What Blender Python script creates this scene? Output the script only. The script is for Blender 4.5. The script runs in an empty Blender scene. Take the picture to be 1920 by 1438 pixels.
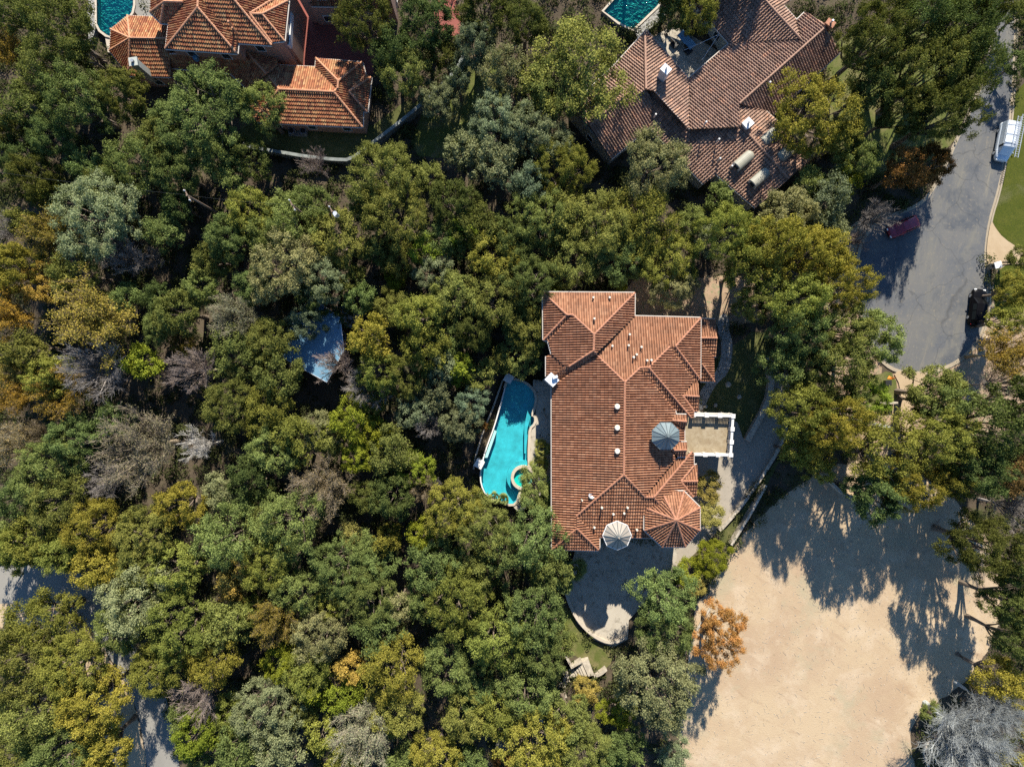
import bpy, bmesh, math, random
import numpy as np
from mathutils import Vector, Matrix

# ---------------------------------------------------------------- camera, world, sun
H = 91.43            # height of the drone above the ground
F = 1280.0           # focal length in photo pixels (24 mm on 36 mm, 1920 px)
sc = bpy.context.scene
COL = sc.collection
cam_d = bpy.data.cameras.new('camera')
cam_d.lens = 24; cam_d.sensor_width = 36; cam_d.sensor_fit = 'HORIZONTAL'
cam_d.clip_start = 0.5; cam_d.clip_end = 6000
cam = bpy.data.objects.new('camera', cam_d)
COL.objects.link(cam)
cam.location = (0, 0, H)
sc.camera = cam

SUN_EL = math.radians(37.5)
SUN_DX, SUN_DY = 0.10, 1.0        # horizontal direction towards the sun
SUN_AZ = math.atan2(SUN_DX, SUN_DY)
w = bpy.data.worlds.new('World'); sc.world = w; w.use_nodes = True
nt = w.node_tree
bg = nt.nodes['Background']
sky = nt.nodes.new('ShaderNodeTexSky')
sky.sky_type = 'NISHITA'; sky.sun_disc = False
sky.sun_elevation = SUN_EL; sky.sun_rotation = SUN_AZ
sky.altitude = 200; sky.air_density = 1.0; sky.dust_density = 0.05; sky.ozone_density = 3.5
hsv = nt.nodes.new('ShaderNodeHueSaturation'); hsv.inputs['Saturation'].default_value = 1.12
nt.links.new(sky.outputs[0], hsv.inputs['Color']); nt.links.new(hsv.outputs[0], bg.inputs[0])
bg.inputs[1].default_value = 0.095
sun_d = bpy.data.lights.new('sun', 'SUN')
sun_d.energy = 5.0; sun_d.angle = math.radians(0.5); sun_d.color = (1.0, 0.93, 0.80)
sun = bpy.data.objects.new('sun', sun_d); COL.objects.link(sun)
sdir = Vector((SUN_DX, SUN_DY, math.tan(SUN_EL) * math.hypot(SUN_DX, SUN_DY))).normalized()
sun.rotation_euler = sdir.to_track_quat('Z', 'Y').to_euler()
sun.location = (0, 60, 120)
sc.view_settings.view_transform = 'Standard'
sc.view_settings.look = 'None'
sc.view_settings.exposure = 1.3
sc.view_settings.gamma = 1
sc.render.film_transparent = False
sc.cycles.use_denoising = False
sc.cycles.max_bounces = 6
sc.cycles.diffuse_bounces = 3
sc.cycles.transparent_max_bounces = 6

R = math.radians
rng = np.random.default_rng(7)
random.seed(7)

def P(px, py, h=0.0):
    """photo pixel -> world point at height h"""
    return Vector(((px - 960) / F * (H - h), (719 - py) / F * (H - h), h))

# ---------------------------------------------------------------- materials
def new_mat(name):
    m = bpy.data.materials.new(name); m.use_nodes = True
    n = m.node_tree; b = n.nodes['Principled BSDF']
    return m, n, b

def nd(n, t, **kw):
    x = n.nodes.new(t)
    for k, v in kw.items(): setattr(x, k, v)
    return x

def ramp(n, stops):
    r = nd(n, 'ShaderNodeValToRGB')
    el = r.color_ramp.elements
    while len(el) > 1: el.remove(el[-1])
    el[0].position = stops[0][0]; el[0].color = (*stops[0][1], 1)
    for p, c in stops[1:]:
        e = el.new(p); e.color = (*c, 1)
    return r

def mixc(n, fac, a, b, mode='MIX'):
    m = nd(n, 'ShaderNodeMix', data_type='RGBA', blend_type=mode)
    for s, v in ((0, fac), (6, a), (7, b)):
        if isinstance(v, (int, float)): m.inputs[s].default_value = v
        elif isinstance(v, tuple): m.inputs[s].default_value = (*v, 1)
        else: n.links.new(v, m.inputs[s])
    return m.outputs[2]

def noise(n, scale, detail=4, rough=0.6, vec=None, dist=0.0):
    t = nd(n, 'ShaderNodeTexNoise'); t.inputs['Scale'].default_value = scale
    t.inputs['Detail'].default_value = detail; t.inputs['Roughness'].default_value = rough
    t.inputs['Distortion'].default_value = dist
    if vec is not None: n.links.new(vec, t.inputs['Vector'])
    return t.outputs['Fac']

def worldpos(n):
    g = nd(n, 'ShaderNodeNewGeometry'); return g.outputs['Position']

def plain(name, col, rough=0.7, metal=0.0, var=0.12, scale=3.0, bump=0.0, spec=0.4):
    m, n, b = new_mat(name)
    p = worldpos(n)
    f = noise(n, scale, 5, 0.65, p)
    a = tuple(c * (1 - var) for c in col); c2 = tuple(min(1, c * (1 + var)) for c in col)
    r = ramp(n, [(0.3, a), (0.7, c2)])
    n.links.new(f, r.inputs[0])
    n.links.new(r.outputs[0], b.inputs['Base Color'])
    b.inputs['Roughness'].default_value = rough; b.inputs['Metallic'].default_value = metal
    b.inputs['Specular IOR Level'].default_value = spec
    if bump:
        bp = nd(n, 'ShaderNodeBump'); bp.inputs['Strength'].default_value = 0.6; bp.inputs['Distance'].default_value = bump
        n.links.new(f, bp.inputs['Height']); n.links.new(bp.outputs[0], b.inputs['Normal'])
    return m

def ground_mat(name, layers, rough=0.95, bump=0.05, bscale=3.0):
    """layers: list of (noise scale, detail, lo, hi, color) mixed over the first color"""
    m, n, b = new_mat(name); p = worldpos(n)
    col = None
    for i, L in enumerate(layers):
        if col is None: col = L; continue
        s, d, lo, hi, c, stretch = L
        vec = p
        if stretch:
            mp = nd(n, 'ShaderNodeMapping', vector_type='TEXTURE'); mp.inputs['Rotation'].default_value = (0, 0, stretch[0])
            mp.inputs['Scale'].default_value = (1 / stretch[1], 1 / stretch[2], 1); n.links.new(p, mp.inputs[0]); vec = mp.outputs[0]
        f = noise(n, s, d, 0.68, vec, 0.3)
        mr = nd(n, 'ShaderNodeMapRange'); mr.inputs[1].default_value = lo; mr.inputs[2].default_value = hi
        n.links.new(f, mr.inputs[0])
        col = mixc(n, mr.outputs[0], col, c)
    n.links.new(col, b.inputs['Base Color'])
    b.inputs['Roughness'].default_value = rough; b.inputs['Specular IOR Level'].default_value = 0.15
    f = noise(n, bscale, 8, 0.7, p)
    bp = nd(n, 'ShaderNodeBump'); bp.inputs['Strength'].default_value = 0.8; bp.inputs['Distance'].default_value = bump
    n.links.new(f, bp.inputs['Height']); n.links.new(bp.outputs[0], b.inputs['Normal'])
    return m

def leaf_mat(name, gloss=0.12):
    m = bpy.data.materials.new(name); m.use_nodes = True; n = m.node_tree
    n.nodes.clear()
    out = nd(n, 'ShaderNodeOutputMaterial')
    oi = nd(n, 'ShaderNodeObjectInfo')
    at = nd(n, 'ShaderNodeAttribute', attribute_name='leafvar')
    mr = nd(n, 'ShaderNodeMapRange'); mr.inputs[3].default_value = 0.55; mr.inputs[4].default_value = 1.5
    n.links.new(at.outputs['Fac'], mr.inputs[0])
    hs = nd(n, 'ShaderNodeHueSaturation')
    h = nd(n, 'ShaderNodeMapRange'); h.inputs[3].default_value = 0.508; h.inputs[4].default_value = 0.488
    n.links.new(at.outputs['Fac'], h.inputs[0]); n.links.new(h.outputs[0], hs.inputs['Hue'])
    n.links.new(mr.outputs[0], hs.inputs['Value']); n.links.new(oi.outputs['Color'], hs.inputs['Color'])
    d = nd(n, 'ShaderNodeBsdfDiffuse'); t = nd(n, 'ShaderNodeBsdfTranslucent')
    n.links.new(hs.outputs[0], d.inputs[0])
    tc = mixc(n, 1.0, hs.outputs[0], (1.15, 1.2, 0.55), 'MULTIPLY'); n.links.new(tc, t.inputs[0])
    m1 = nd(n, 'ShaderNodeMixShader'); m1.inputs[0].default_value = 0.25
    n.links.new(d.outputs[0], m1.inputs[1]); n.links.new(t.outputs[0], m1.inputs[2])
    n.links.new(m1.outputs[0], out.inputs[0])
    return m

def tile_mat(name, cols, dark, stain=0.25):
    """fired clay tiles: per tile colour from the face attribute, large stains from noise"""
    m, n, b = new_mat(name); p = worldpos(n)
    at = nd(n, 'ShaderNodeAttribute', attribute_name='tilevar')
    k = len(cols)
    r = ramp(n, [(i / max(1, k - 1), c) for i, c in enumerate(cols)])
    n.links.new(at.outputs['Fac'], r.inputs[0])
    f = noise(n, 0.6, 6, 0.7, p)
    mr = nd(n, 'ShaderNodeMapRange'); mr.inputs[1].default_value = 0.45; mr.inputs[2].default_value = 0.72; mr.inputs[4].default_value = stain
    n.links.new(f, mr.inputs[0])
    c = mixc(n, mr.outputs[0], r.outputs[0], dark)
    f2 = noise(n, 14, 3, 0.6, p)
    mr2 = nd(n, 'ShaderNodeMapRange'); mr2.inputs[3].default_value = 0.8; mr2.inputs[4].default_value = 1.15
    n.links.new(f2, mr2.inputs[0])
    c = mixc(n, 1.0, c, mr2.outputs[0], 'MULTIPLY')
    n.links.new(c, b.inputs['Base Color'])
    b.inputs['Roughness'].default_value = 0.8; b.inputs['Specular IOR Level'].default_value = 0.25
    return m

def pool_water(name, tint, deep):
    m = bpy.data.materials.new(name); m.use_nodes = True; n = m.node_tree; n.nodes.clear()
    out = nd(n, 'ShaderNodeOutputMaterial'); p = worldpos(n)
    tr = nd(n, 'ShaderNodeBsdfTransparent'); tr.inputs[0].default_value = (*tint, 1)
    gl = nd(n, 'ShaderNodeBsdfGlossy'); gl.inputs['Roughness'].default_value = 0.06
    fr = nd(n, 'ShaderNodeFresnel'); fr.inputs[0].default_value = 1.33
    f = noise(n, 2.2, 3, 0.6, p, 0.6)
    bp = nd(n, 'ShaderNodeBump'); bp.inputs['Strength'].default_value = 0.6; bp.inputs['Distance'].default_value = 0.08
    n.links.new(f, bp.inputs['Height']); n.links.new(bp.outputs[0], gl.inputs['Normal']); n.links.new(bp.outputs[0], fr.inputs['Normal'])
    mx = nd(n, 'ShaderNodeMixShader')
    n.links.new(fr.outputs[0], mx.inputs[0]); n.links.new(tr.outputs[0], mx.inputs[1]); n.links.new(gl.outputs[0], mx.inputs[2])
    n.links.new(mx.outputs[0], out.inputs[0])
    return m

def glass_mat(name, col=(0.02, 0.03, 0.035)):
    m, n, b = new_mat(name)
    b.inputs['Base Color'].default_value = (*col, 1); b.inputs['Roughness'].default_value = 0.05
    b.inputs['Specular IOR Level'].default_value = 0.8
    return m

M = {}
M['leaf'] = leaf_mat('leaf')
M['bark'] = plain('bark', (0.13, 0.10, 0.075), 0.9, var=0.35, scale=5, bump=0.02)
M['palebark'] = plain('pale_bark', (0.33, 0.30, 0.27), 0.85, var=0.25, scale=6)
M['tile'] = tile_mat('clay_tile_orange', [(0.17, 0.072, 0.038), (0.25, 0.112, 0.060), (0.295, 0.138, 0.076), (0.37, 0.195, 0.112)], (0.15, 0.085, 0.055), 0.55)
M['tile_m'] = tile_mat('clay_tile_mixed', [(0.15, 0.05, 0.028), (0.27, 0.095, 0.045), (0.34, 0.14, 0.065), (0.38, 0.19, 0.085), (0.43, 0.27, 0.14)], (0.11, 0.07, 0.045), 0.5)
M['tile_b'] = tile_mat('clay_tile_brown', [(0.15, 0.088, 0.062), (0.215, 0.130, 0.094), (0.255, 0.158, 0.116), (0.31, 0.20, 0.145), (0.45, 0.24, 0.15)], (0.10, 0.072, 0.054), 0.5)
M['deck_under'] = plain('roof_underlay', (0.13, 0.07, 0.045), 0.9)
M['ridge'] = plain('ridge_clay', (0.28, 0.125, 0.072), 0.8, var=0.35, scale=4)
M['ridge_m'] = plain('ridge_clay_mixed', (0.37, 0.18, 0.10), 0.8, var=0.3, scale=4)
M['ridge_b'] = plain('ridge_clay_brown', (0.23, 0.135, 0.095), 0.8, var=0.3, scale=4)
M['stucco'] = plain('cream_stucco', (0.38, 0.33, 0.265), 0.9, var=0.08, scale=1.2)
M['stucco_p'] = plain('pink_stucco', (0.32, 0.19, 0.14), 0.9, var=0.1, scale=1.2)
M['stucco_g'] = plain('grey_stucco', (0.30, 0.31, 0.28), 0.9, var=0.1, scale=0.8)
M['white'] = plain('white_paint', (0.52, 0.51, 0.49), 0.6, var=0.06, scale=4)
M['gutter'] = plain('gutter_metal', (0.40, 0.36, 0.32), 0.6, var=0.08)
M['chim_w'] = plain('white_stucco', (0.55, 0.55, 0.55), 0.8, var=0.06)
M['vent'] = plain('vent_cream', (0.50, 0.45, 0.37), 0.6, var=0.12)
M['cone_b'] = plain('blue_grey_metal', (0.105, 0.135, 0.145), 0.6, 0.0, var=0.1, scale=2)
M['cone_t'] = plain('tan_grey_metal', (0.235, 0.205, 0.17), 0.6, 0.0, var=0.1, scale=2)
M['seam'] = plain('seam_metal', (0.10, 0.12, 0.13), 0.5, 0.3)
M['khaki'] = plain('khaki_metal', (0.225, 0.215, 0.17), 0.6, 0.0, var=0.08, scale=2)
M['glass'] = glass_mat('window_glass')
M['carglass'] = glass_mat('car_glass', (0.006, 0.010, 0.012)); M['carglass'].node_tree.nodes['Principled BSDF'].inputs['Specular IOR Level'].default_value = 0.3
M['asphalt'] = ground_mat('asphalt', [(0.078, 0.083, 0.092),
    (0.10, 6, 0.40, 0.60, (0.108, 0.106, 0.102), None), (0.30, 9, 0.50, 0.70, (0.125, 0.120, 0.105), (R(80), 0.4, 1.3)),
    (0.5, 9, 0.60, 0.74, (0.17, 0.152, 0.12), (R(76), 0.18, 1.8)), (0.14, 7, 0.53, 0.66, (0.060, 0.066, 0.076), None), (2.5, 9, 0.56, 0.68, (0.15, 0.135, 0.11), None)], 0.85, 0.008, 30)
def add_cracks(m, scale, col, wid):
    n = m.node_tree; b = n.nodes['Principled BSDF']; src = b.inputs['Base Color'].links[0].from_socket; p = worldpos(n)
    nz = nd(n, 'ShaderNodeTexNoise'); nz.inputs['Scale'].default_value = 0.5; nz.inputs['Detail'].default_value = 6; n.links.new(p, nz.inputs['Vector'])
    v3 = nd(n, 'ShaderNodeVectorMath', operation='MULTIPLY_ADD'); v3.inputs[1].default_value = (2.2, 2.2, 0); n.links.new(nz.outputs['Color'], v3.inputs[0]); n.links.new(p, v3.inputs[2])
    vo = nd(n, 'ShaderNodeTexVoronoi', feature='DISTANCE_TO_EDGE'); vo.inputs['Scale'].default_value = scale; n.links.new(v3.outputs[0], vo.inputs['Vector'])
    mr = nd(n, 'ShaderNodeMapRange'); mr.inputs[1].default_value = 0; mr.inputs[2].default_value = wid; mr.inputs[3].default_value = .55; mr.inputs[4].default_value = 0; n.links.new(vo.outputs['Distance'], mr.inputs[0])
    n.links.new(mixc(n, mr.outputs[0], src, col), b.inputs['Base Color'])
add_cracks(M['asphalt'], 0.16, (0.04, 0.042, 0.045), 0.012)
M['concrete'] = ground_mat('concrete', [(0.27, 0.235, 0.19), (0.4, 6, 0.4, 0.75, (0.22, 0.195, 0.16), None), (2.5, 6, 0.55, 0.75, (0.16, 0.14, 0.11), None)], 0.9, 0.01, 12)
M['patio'] = ground_mat('patio_concrete', [(0.33, 0.295, 0.24), (0.5, 8, 0.45, 0.70, (0.26, 0.225, 0.18), None), (1.1, 8, 0.52, 0.68, (0.15, 0.13, 0.10), None)], 0.85, 0.01, 12)
M['grey_conc'] = ground_mat('grey_concrete', [(0.20, 0.19, 0.168), (0.4, 6, 0.4, 0.75, (0.16, 0.152, 0.138), (R(75), 0.2, 1))], 0.9, 0.01, 12)
M['balcony_floor'] = ground_mat('stained_tan_floor', [(0.21, 0.165, 0.105), (0.9, 6, 0.4, 0.65, (0.28, 0.235, 0.165), None), (1.4, 8, 0.50, 0.68, (0.18, 0.135, 0.085), None)], 0.9, 0.008, 20)
M['red_pave'] = ground_mat('red_paving', [(0.21, 0.07, 0.055), (0.5, 6, 0.4, 0.8, (0.17, 0.055, 0.045), None)], 0.85, 0.01, 12)
M['flag'] = ground_mat('flagstone', [(0.28, 0.27, 0.25), (1.6, 4, 0.45, 0.6, (0.20, 0.195, 0.185), None), (3.5, 2, 0.52, 0.58, (0.13, 0.12, 0.10), None)], 0.9, 0.04, 2)
M['stone'] = plain('limestone', (0.31, 0.27, 0.215), 0.9, var=0.35, scale=2.2, bump=0.05)
M['dirt'] = ground_mat('bare_dirt', [(0.345, 0.262, 0.168),
    (0.07, 7, 0.44, 0.62, (0.295, 0.212, 0.138), None), (0.25, 9, 0.50, 0.70, (0.385, 0.305, 0.215), None),
    (0.5, 10, 0.56, 0.74, (0.265, 0.185, 0.118), (R(-32), 0.35, 1.3)), (0.14, 9, 0.55, 0.70, (0.275, 0.235, 0.155), None),
    (4.0, 9, 0.58, 0.72, (0.22, 0.155, 0.10), None), (1.3, 10, 0.62, 0.72, (0.20, 0.15, 0.09), None)], 0.95, 0.05, 5)
M['drydirt'] = ground_mat('dry_ground', [(0.29, 0.205, 0.14), (0.5, 8, 0.4, 0.7, (0.22, 0.155, 0.10), None), (1.5, 8, 0.52, 0.68, (0.12, 0.16, 0.08), None)], 0.95, 0.06, 4)
M['lawn'] = ground_mat('green_lawn', [(0.050, 0.060, 0.005), (0.6, 8, 0.4, 0.65, (0.070, 0.074, 0.010), None), (0.25, 8, 0.55, 0.7, (0.085, 0.085, 0.03), None), (6, 8, 0.45, 0.7, (0.022, 0.033, 0.006), None)], 0.95, 0.08, 14)
M['grass'] = ground_mat('patchy_grass', [(0.075, 0.088, 0.022), (0.5, 8, 0.45, 0.7, (0.15, 0.125, 0.06), None), (4, 8, 0.5, 0.8, (0.05, 0.062, 0.015), None)], 0.95, 0.08, 10)
M['shadegrass'] = ground_mat('shady_grass', [(0.07, 0.075, 0.025), (0.6, 8, 0.5, 0.75, (0.15, 0.13, 0.06), None), (4, 8, 0.5, 0.8, (0.04, 0.045, 0.015), None)], 0.95, 0.08, 10)
M['litter'] = ground_mat('leaf_litter', [(0.060, 0.046, 0.032), (0.3, 8, 0.45, 0.7, (0.095, 0.075, 0.05), None), (2.0, 8, 0.55, 0.8, (0.035, 0.03, 0.018), None), (0.15, 6, 0.55, 0.7, (0.05, 0.058, 0.02), None)], 0.95, 0.10, 4)
M['plaster'] = plain('aqua_plaster', (0.035, 0.29, 0.345), 0.7, var=0.25, scale=0.7)
M['plaster_t'] = plain('teal_plaster', (0.03, 0.40, 0.38), 0.7, var=0.2, scale=0.9)
M['water'] = pool_water('pool_water', (0.72, 0.98, 0.98), None)
M['water_t'] = pool_water('teal_pool_water', (0.55, 0.95, 0.92), None)
M['coping'] = plain('pool_coping', (0.36, 0.31, 0.245), 0.85, var=0.15, scale=2.5)
M['shadeblue'] = plain('shade_blue_metal', (0.10, 0.21, 0.31), 0.55, 0.0, var=0.10, scale=0.8)  # blue of the shaded pale outbuilding roof is put into the base colour
M['darkwall'] = plain('dark_wood', (0.10, 0.06, 0.04), 0.8)
M['black'] = plain('black_paint', (0.006, 0.006, 0.007), 0.25, var=0.0, spec=0.5)
M['rubber'] = plain('rubber', (0.012, 0.012, 0.012), 0.85)
M['alu'] = plain('aluminium', (0.55, 0.56, 0.58), 0.4, 0.6)
M['steel'] = plain('grey_steel', (0.25, 0.26, 0.28), 0.5, 0.5)
def paint(name, col, coat=0.5):
    m, n, b = new_mat(name); b.inputs['Base Color'].default_value = (*col, 1)
    b.inputs['Roughness'].default_value = 0.28; b.inputs['Coat Weight'].default_value = coat; b.inputs['Specular IOR Level'].default_value = 0.5 if coat else 0.08; b.inputs['Coat Roughness'].default_value = 0.06
    return m
M['van_paint'] = paint('white_van_paint', (0.48, 0.52, 0.56))
M['red_paint'] = paint('dark_red_paint', (0.20, 0.010, 0.028), 0.2)
M['black_paint'] = paint('black_car_paint', (0.004, 0.004, 0.005), 0.0)
M['lamp_w'] = plain('clear_lens', (0.75, 0.75, 0.72), 0.2, var=0)
M['lamp_r'] = plain('red_lens', (0.35, 0.02, 0.02), 0.25, var=0)
M['blue_plastic'] = plain('blue_plastic', (0.02, 0.09, 0.28), 0.5, var=0)
M['orange'] = plain('orange_plastic', (0.75, 0.22, 0.02), 0.6, var=0)
M['wood'] = plain('weathered_wood', (0.38, 0.29, 0.20), 0.85, var=0.25, scale=6)
M['polewood'] = plain('pole_wood', (0.16, 0.11, 0.08), 0.9, var=0.2)
M['iron'] = plain('black_iron', (0.015, 0.015, 0.016), 0.5)

# ---------------------------------------------------------------- objects
def tag(o, label=None, cat=None, group=None, kind=None):
    if label: o['label'] = label
    if cat: o['category'] = cat
    if group: o['group'] = group
    if kind: o['kind'] = kind
    return o

def empty(name, loc=(0, 0, 0), rz=0.0, label=None, cat=None, group=None):
    o = bpy.data.objects.new(name, None); COL.objects.link(o)
    o.location = loc; o.rotation_euler = (0, 0, rz); o.empty_display_size = 0.5
    return tag(o, label, cat, group)

def link(name, me, mat, parent=None, loc=None):
    o = bpy.data.objects.new(name, me); COL.objects.link(o)
    for m in (mat if isinstance(mat, (list, tuple)) else [mat]): me.materials.append(m)
    if parent is not None:
        o.parent = parent
        if loc is None and parent.type == 'EMPTY': loc = -parent.location      # mesh points are world points
    if loc is not None: o.location = loc
    return o

class MB:
    """collects polygons for one mesh; points given in the space of the thing"""
    def __init__(s): s.v = []; s.f = []; s.mi = []
    def poly(s, pts, mi=0):
        b = len(s.v); s.v += [tuple(p) for p in pts]; s.f.append(list(range(b, b + len(pts)))); s.mi.append(mi)
    def prism(s, pts, z0, z1, mi=0, cap0=True):
        """pts counter clockwise xy"""
        n = len(pts); b = len(s.v)
        s.v += [(p[0], p[1], z0) for p in pts] + [(p[0], p[1], z1) for p in pts]
        s.f.append(list(range(b + n, b + 2 * n))); s.mi.append(mi)
        if cap0: s.f.append(list(range(b + n - 1, b - 1, -1))); s.mi.append(mi)
        for i in range(n):
            j = (i + 1) % n
            s.f.append([b + i, b + j, b + n + j, b + n + i]); s.mi.append(mi)
    def box(s, c, d, rz=0.0, mi=0):
        x, y, z = d[0] / 2, d[1] / 2, d[2] / 2
        ca, sa = math.cos(rz), math.sin(rz)
        q = [(c[0] + a * x * ca - b * y * sa, c[1] + a * x * sa + b * y * ca) for a, b in ((-1, -1), (1, -1), (1, 1), (-1, 1))]
        s.prism(q, c[2] - z, c[2] + z, mi)
    def tube(s, pts, rad, seg=6, mi=0, cap=True):
        pts = [Vector(p) for p in pts]
        rads = rad if isinstance(rad, (list, tuple)) else [rad] * len(pts)
        b = len(s.v)
        for i, p in enumerate(pts):
            t = (pts[min(i + 1, len(pts) - 1)] - pts[max(i - 1, 0)]).normalized()
            a = t.cross(Vector((0, 0, 1)))
            if a.length < 1e-3: a = Vector((1, 0, 0))
            a.normalize(); c = a.cross(t)
            for k in range(seg):
                an = 2 * math.pi * k / seg
                s.v.append(tuple(p + (a * math.cos(an) + c * math.sin(an)) * rads[i]))
        for i in range(len(pts) - 1):
            for k in range(seg):
                k2 = (k + 1) % seg
                s.f.append([b + i * seg + k, b + i * seg + k2, b + (i + 1) * seg + k2, b + (i + 1) * seg + k]); s.mi.append(mi)
        if cap:
            s.f.append([b + k for k in range(seg)]); s.mi.append(mi)
            e = b + (len(pts) - 1) * seg
            s.f.append([e + k for k in range(seg - 1, -1, -1)]); s.mi.append(mi)
    def build(s, name, mat, parent=None, smooth=False, bevel=0.0, loc=None):
        me = bpy.data.meshes.new(name); me.from_pydata(s.v, [], s.f)
        me.polygons.foreach_set('material_index', s.mi)
        me.update()
        bm = bmesh.new(); bm.from_mesh(me)
        bmesh.ops.remove_doubles(bm, verts=bm.verts, dist=1e-5)
        bmesh.ops.recalc_face_normals(bm, faces=bm.faces)
        if bevel:
            bmesh.ops.bevel(bm, geom=[e for e in bm.edges if len(e.link_faces) == 2 and e.calc_face_angle(0) > 0.5], offset=bevel, segments=2, affect='EDGES', clamp_overlap=True)
        bm.to_mesh(me); bm.free()
        if smooth: me.polygons.foreach_set('use_smooth', [True] * len(me.polygons))
        return link(name, me, mat, parent, loc)

def np_mesh(name, V, loops, counts, attr=None, attr_name='leafvar'):
    me = bpy.data.meshes.new(name)
    V = np.asarray(V, np.float32); loops = np.asarray(loops, np.int32).ravel(); counts = np.asarray(counts, np.int32)
    me.vertices.add(len(V)); me.vertices.foreach_set('co', V.ravel())
    me.loops.add(len(loops)); me.loops.foreach_set('vertex_index', loops)
    me.polygons.add(len(counts))
    st = np.zeros(len(counts), np.int32); st[1:] = np.cumsum(counts)[:-1]
    me.polygons.foreach_set('loop_start', st); me.polygons.foreach_set('loop_total', counts)
    if attr is not None:
        a = me.attributes.new(attr_name, 'FLOAT', 'FACE'); a.data.foreach_set('value', np.asarray(attr, np.float32))
    me.update(calc_edges=True)
    return me

def area2(p): return sum(p[i][0] * p[(i + 1) % len(p)][1] - p[(i + 1) % len(p)][0] * p[i][1] for i in range(len(p)))
def ccw(p): return p if area2(p) > 0 else p[::-1]
def pxpoly(pts, h=0.0): return ccw([tuple(P(x, y, h))[:2] for x, y in pts])
def smooth_poly(pts, it=2, closed=True):
    for _ in range(it):
        q = []
        n = len(pts)
        rg = range(n) if closed else range(n - 1)
        if not closed: q.append(pts[0])
        for i in rg:
            a, b = pts[i], pts[(i + 1) % n]
            q.append((a[0] * .75 + b[0] * .25, a[1] * .75 + b[1] * .25)); q.append((a[0] * .25 + b[0] * .75, a[1] * .25 + b[1] * .75))
        if not closed: q.append(pts[-1])
        pts = q
    return pts
def rough_poly(pts, step, amp, seed):
    """subdivide an xy outline and push it in and out a little"""
    r = random.Random(seed); q = []
    for i in range(len(pts)):
        a, b = pts[i], pts[(i + 1) % len(pts)]
        L = math.hypot(b[0] - a[0], b[1] - a[1]); n = max(1, int(L / step))
        for k in range(n):
            t = k / n
            q.append((a[0] + (b[0] - a[0]) * t + r.uniform(-amp, amp), a[1] + (b[1] - a[1]) * t + r.uniform(-amp, amp)))
    return q

EXCL = []            # world polygons where no undergrowth grows
def sheet(name, pts_px, mat, level, smooth=1, rough=None, thick=0.0, excl=True, seed=1):
    """a flush ground sheet; level counts 4 mm steps above the soil"""
    p = pxpoly(pts_px)
    if smooth: p = smooth_poly(p, smooth)
    if rough: p = rough_poly(p, rough[0], rough[1], seed)
    z = 0.004 * level + thick
    mb = MB(); mb.poly([(x, y, z) for x, y in p])
    if thick:
        for i in range(len(p)):
            a, b = p[i], p[(i + 1) % len(p)]
            mb.poly([(a[0], a[1], 0), (b[0], b[1], 0), (b[0], b[1], z), (a[0], a[1], z)])
    o = mb.build(name, mat); tag(o, kind='structure')
    if excl: EXCL.append(np.array(p))
    return o
# ---------------------------------------------------------------- the ground and what is laid on it
mb = MB(); mb.poly([(-1500, -1500, -0.0), (1500, -1500, 0), (1500, 1500, 0), (-1500, 1500, 0)])
tag(mb.build('ground', M['litter']), kind='structure')
sheet('dirt_lot', [(1385, 1010), (1440, 955), (1500, 905), (1560, 870), (1660, 860), (1750, 900), (1820, 970), (1850, 1000), (1880, 1100), (1865, 1200), (1815, 1272), (1765, 1310), (1715, 1340), (1705, 1390), (1730, 1500), (1270, 1500), (1275, 1300), (1285, 1190), (1310, 1130), (1345, 1075)], M['dirt'], 2, 1, (0.9, 0.25), seed=3)
sheet('dry_yard', [(1170, 520), (1290, 520), (1400, 515), (1460, 530), (1480, 570), (1400, 610), (1345, 610), (1180, 600)], M['drydirt'], 2, 1, (0.6, 0.2), seed=4)
sheet('dry_verge', [(1560, 440), (1640, 400), (1700, 400), (1640, 470), (1640, 700), (1700, 700), (1700, 850), (1580, 860), (1540, 640)], M['drydirt'], 1, 1, (0.6, 0.2), seed=5)
sheet('sandy_verge', [(1795, 640), (1850, 600), (1870, 500), (1900, 470), (1950, 500), (1950, 800), (1700, 830), (1680, 700), (1760, 688)], M['drydirt'], 1, 1, (0.6, 0.2), seed=6)
sheet('front_yard', [(1320, 690), (1440, 600), (1450, 700), (1440, 760), (1400, 850), (1375, 790), (1310, 780)], M['shadegrass'], 2, 1, (0.6, 0.12), seed=7)
sheet('side_lawn', [(450, 235), (700, 235), (760, 190), (800, 190), (700, 290), (660, 300), (580, 292), (450, 275)], M['shadegrass'], 1, 0, seed=8)
sheet('oak_lawn', [(1560, 60), (1700, 40), (1850, 60), (1830, 180), (1780, 290), (1650, 330), (1580, 340), (1540, 200)], M['grass'], 1, 1, (0.6, 0.12), seed=9)
sheet('back_lawn', [(800, 190), (905, 90), (960, 150), (950, 250), (850, 300), (760, 290)], M['grass'], 1, 1, (0.6, 0.12), seed=10)
sheet('right_lawn', [(1868, 362), (1895, 250), (1905, 150), (1990, 150), (1990, 480), (1915, 468), (1882, 447), (1864, 425), (1858, 400)], M['lawn'], 2, 1)
sheet('corner_lawn', [(1905, 490), (1880, 500), (1862, 520), (1866, 600), (1885, 600), (1960, 560), (1960, 480)], M['lawn'], 2, 1)
sheet('verge_lawn', [(1668, 694), (1636, 705), (1610, 740), (1640, 765), (1680, 760), (1684, 720)], M['grass'], 3, 1, (0.5, 0.1), seed=12)
sheet('slope_lawn', [(1040, 1130), (1070, 1140), (1085, 1180), (1120, 1208), (1152, 1215), (1150, 1240), (1128, 1262), (1108, 1252), (1095, 1240), (1062, 1215), (1050, 1180)], M['grass'], 2, 1, (0.5, 0.08), seed=13)
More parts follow.
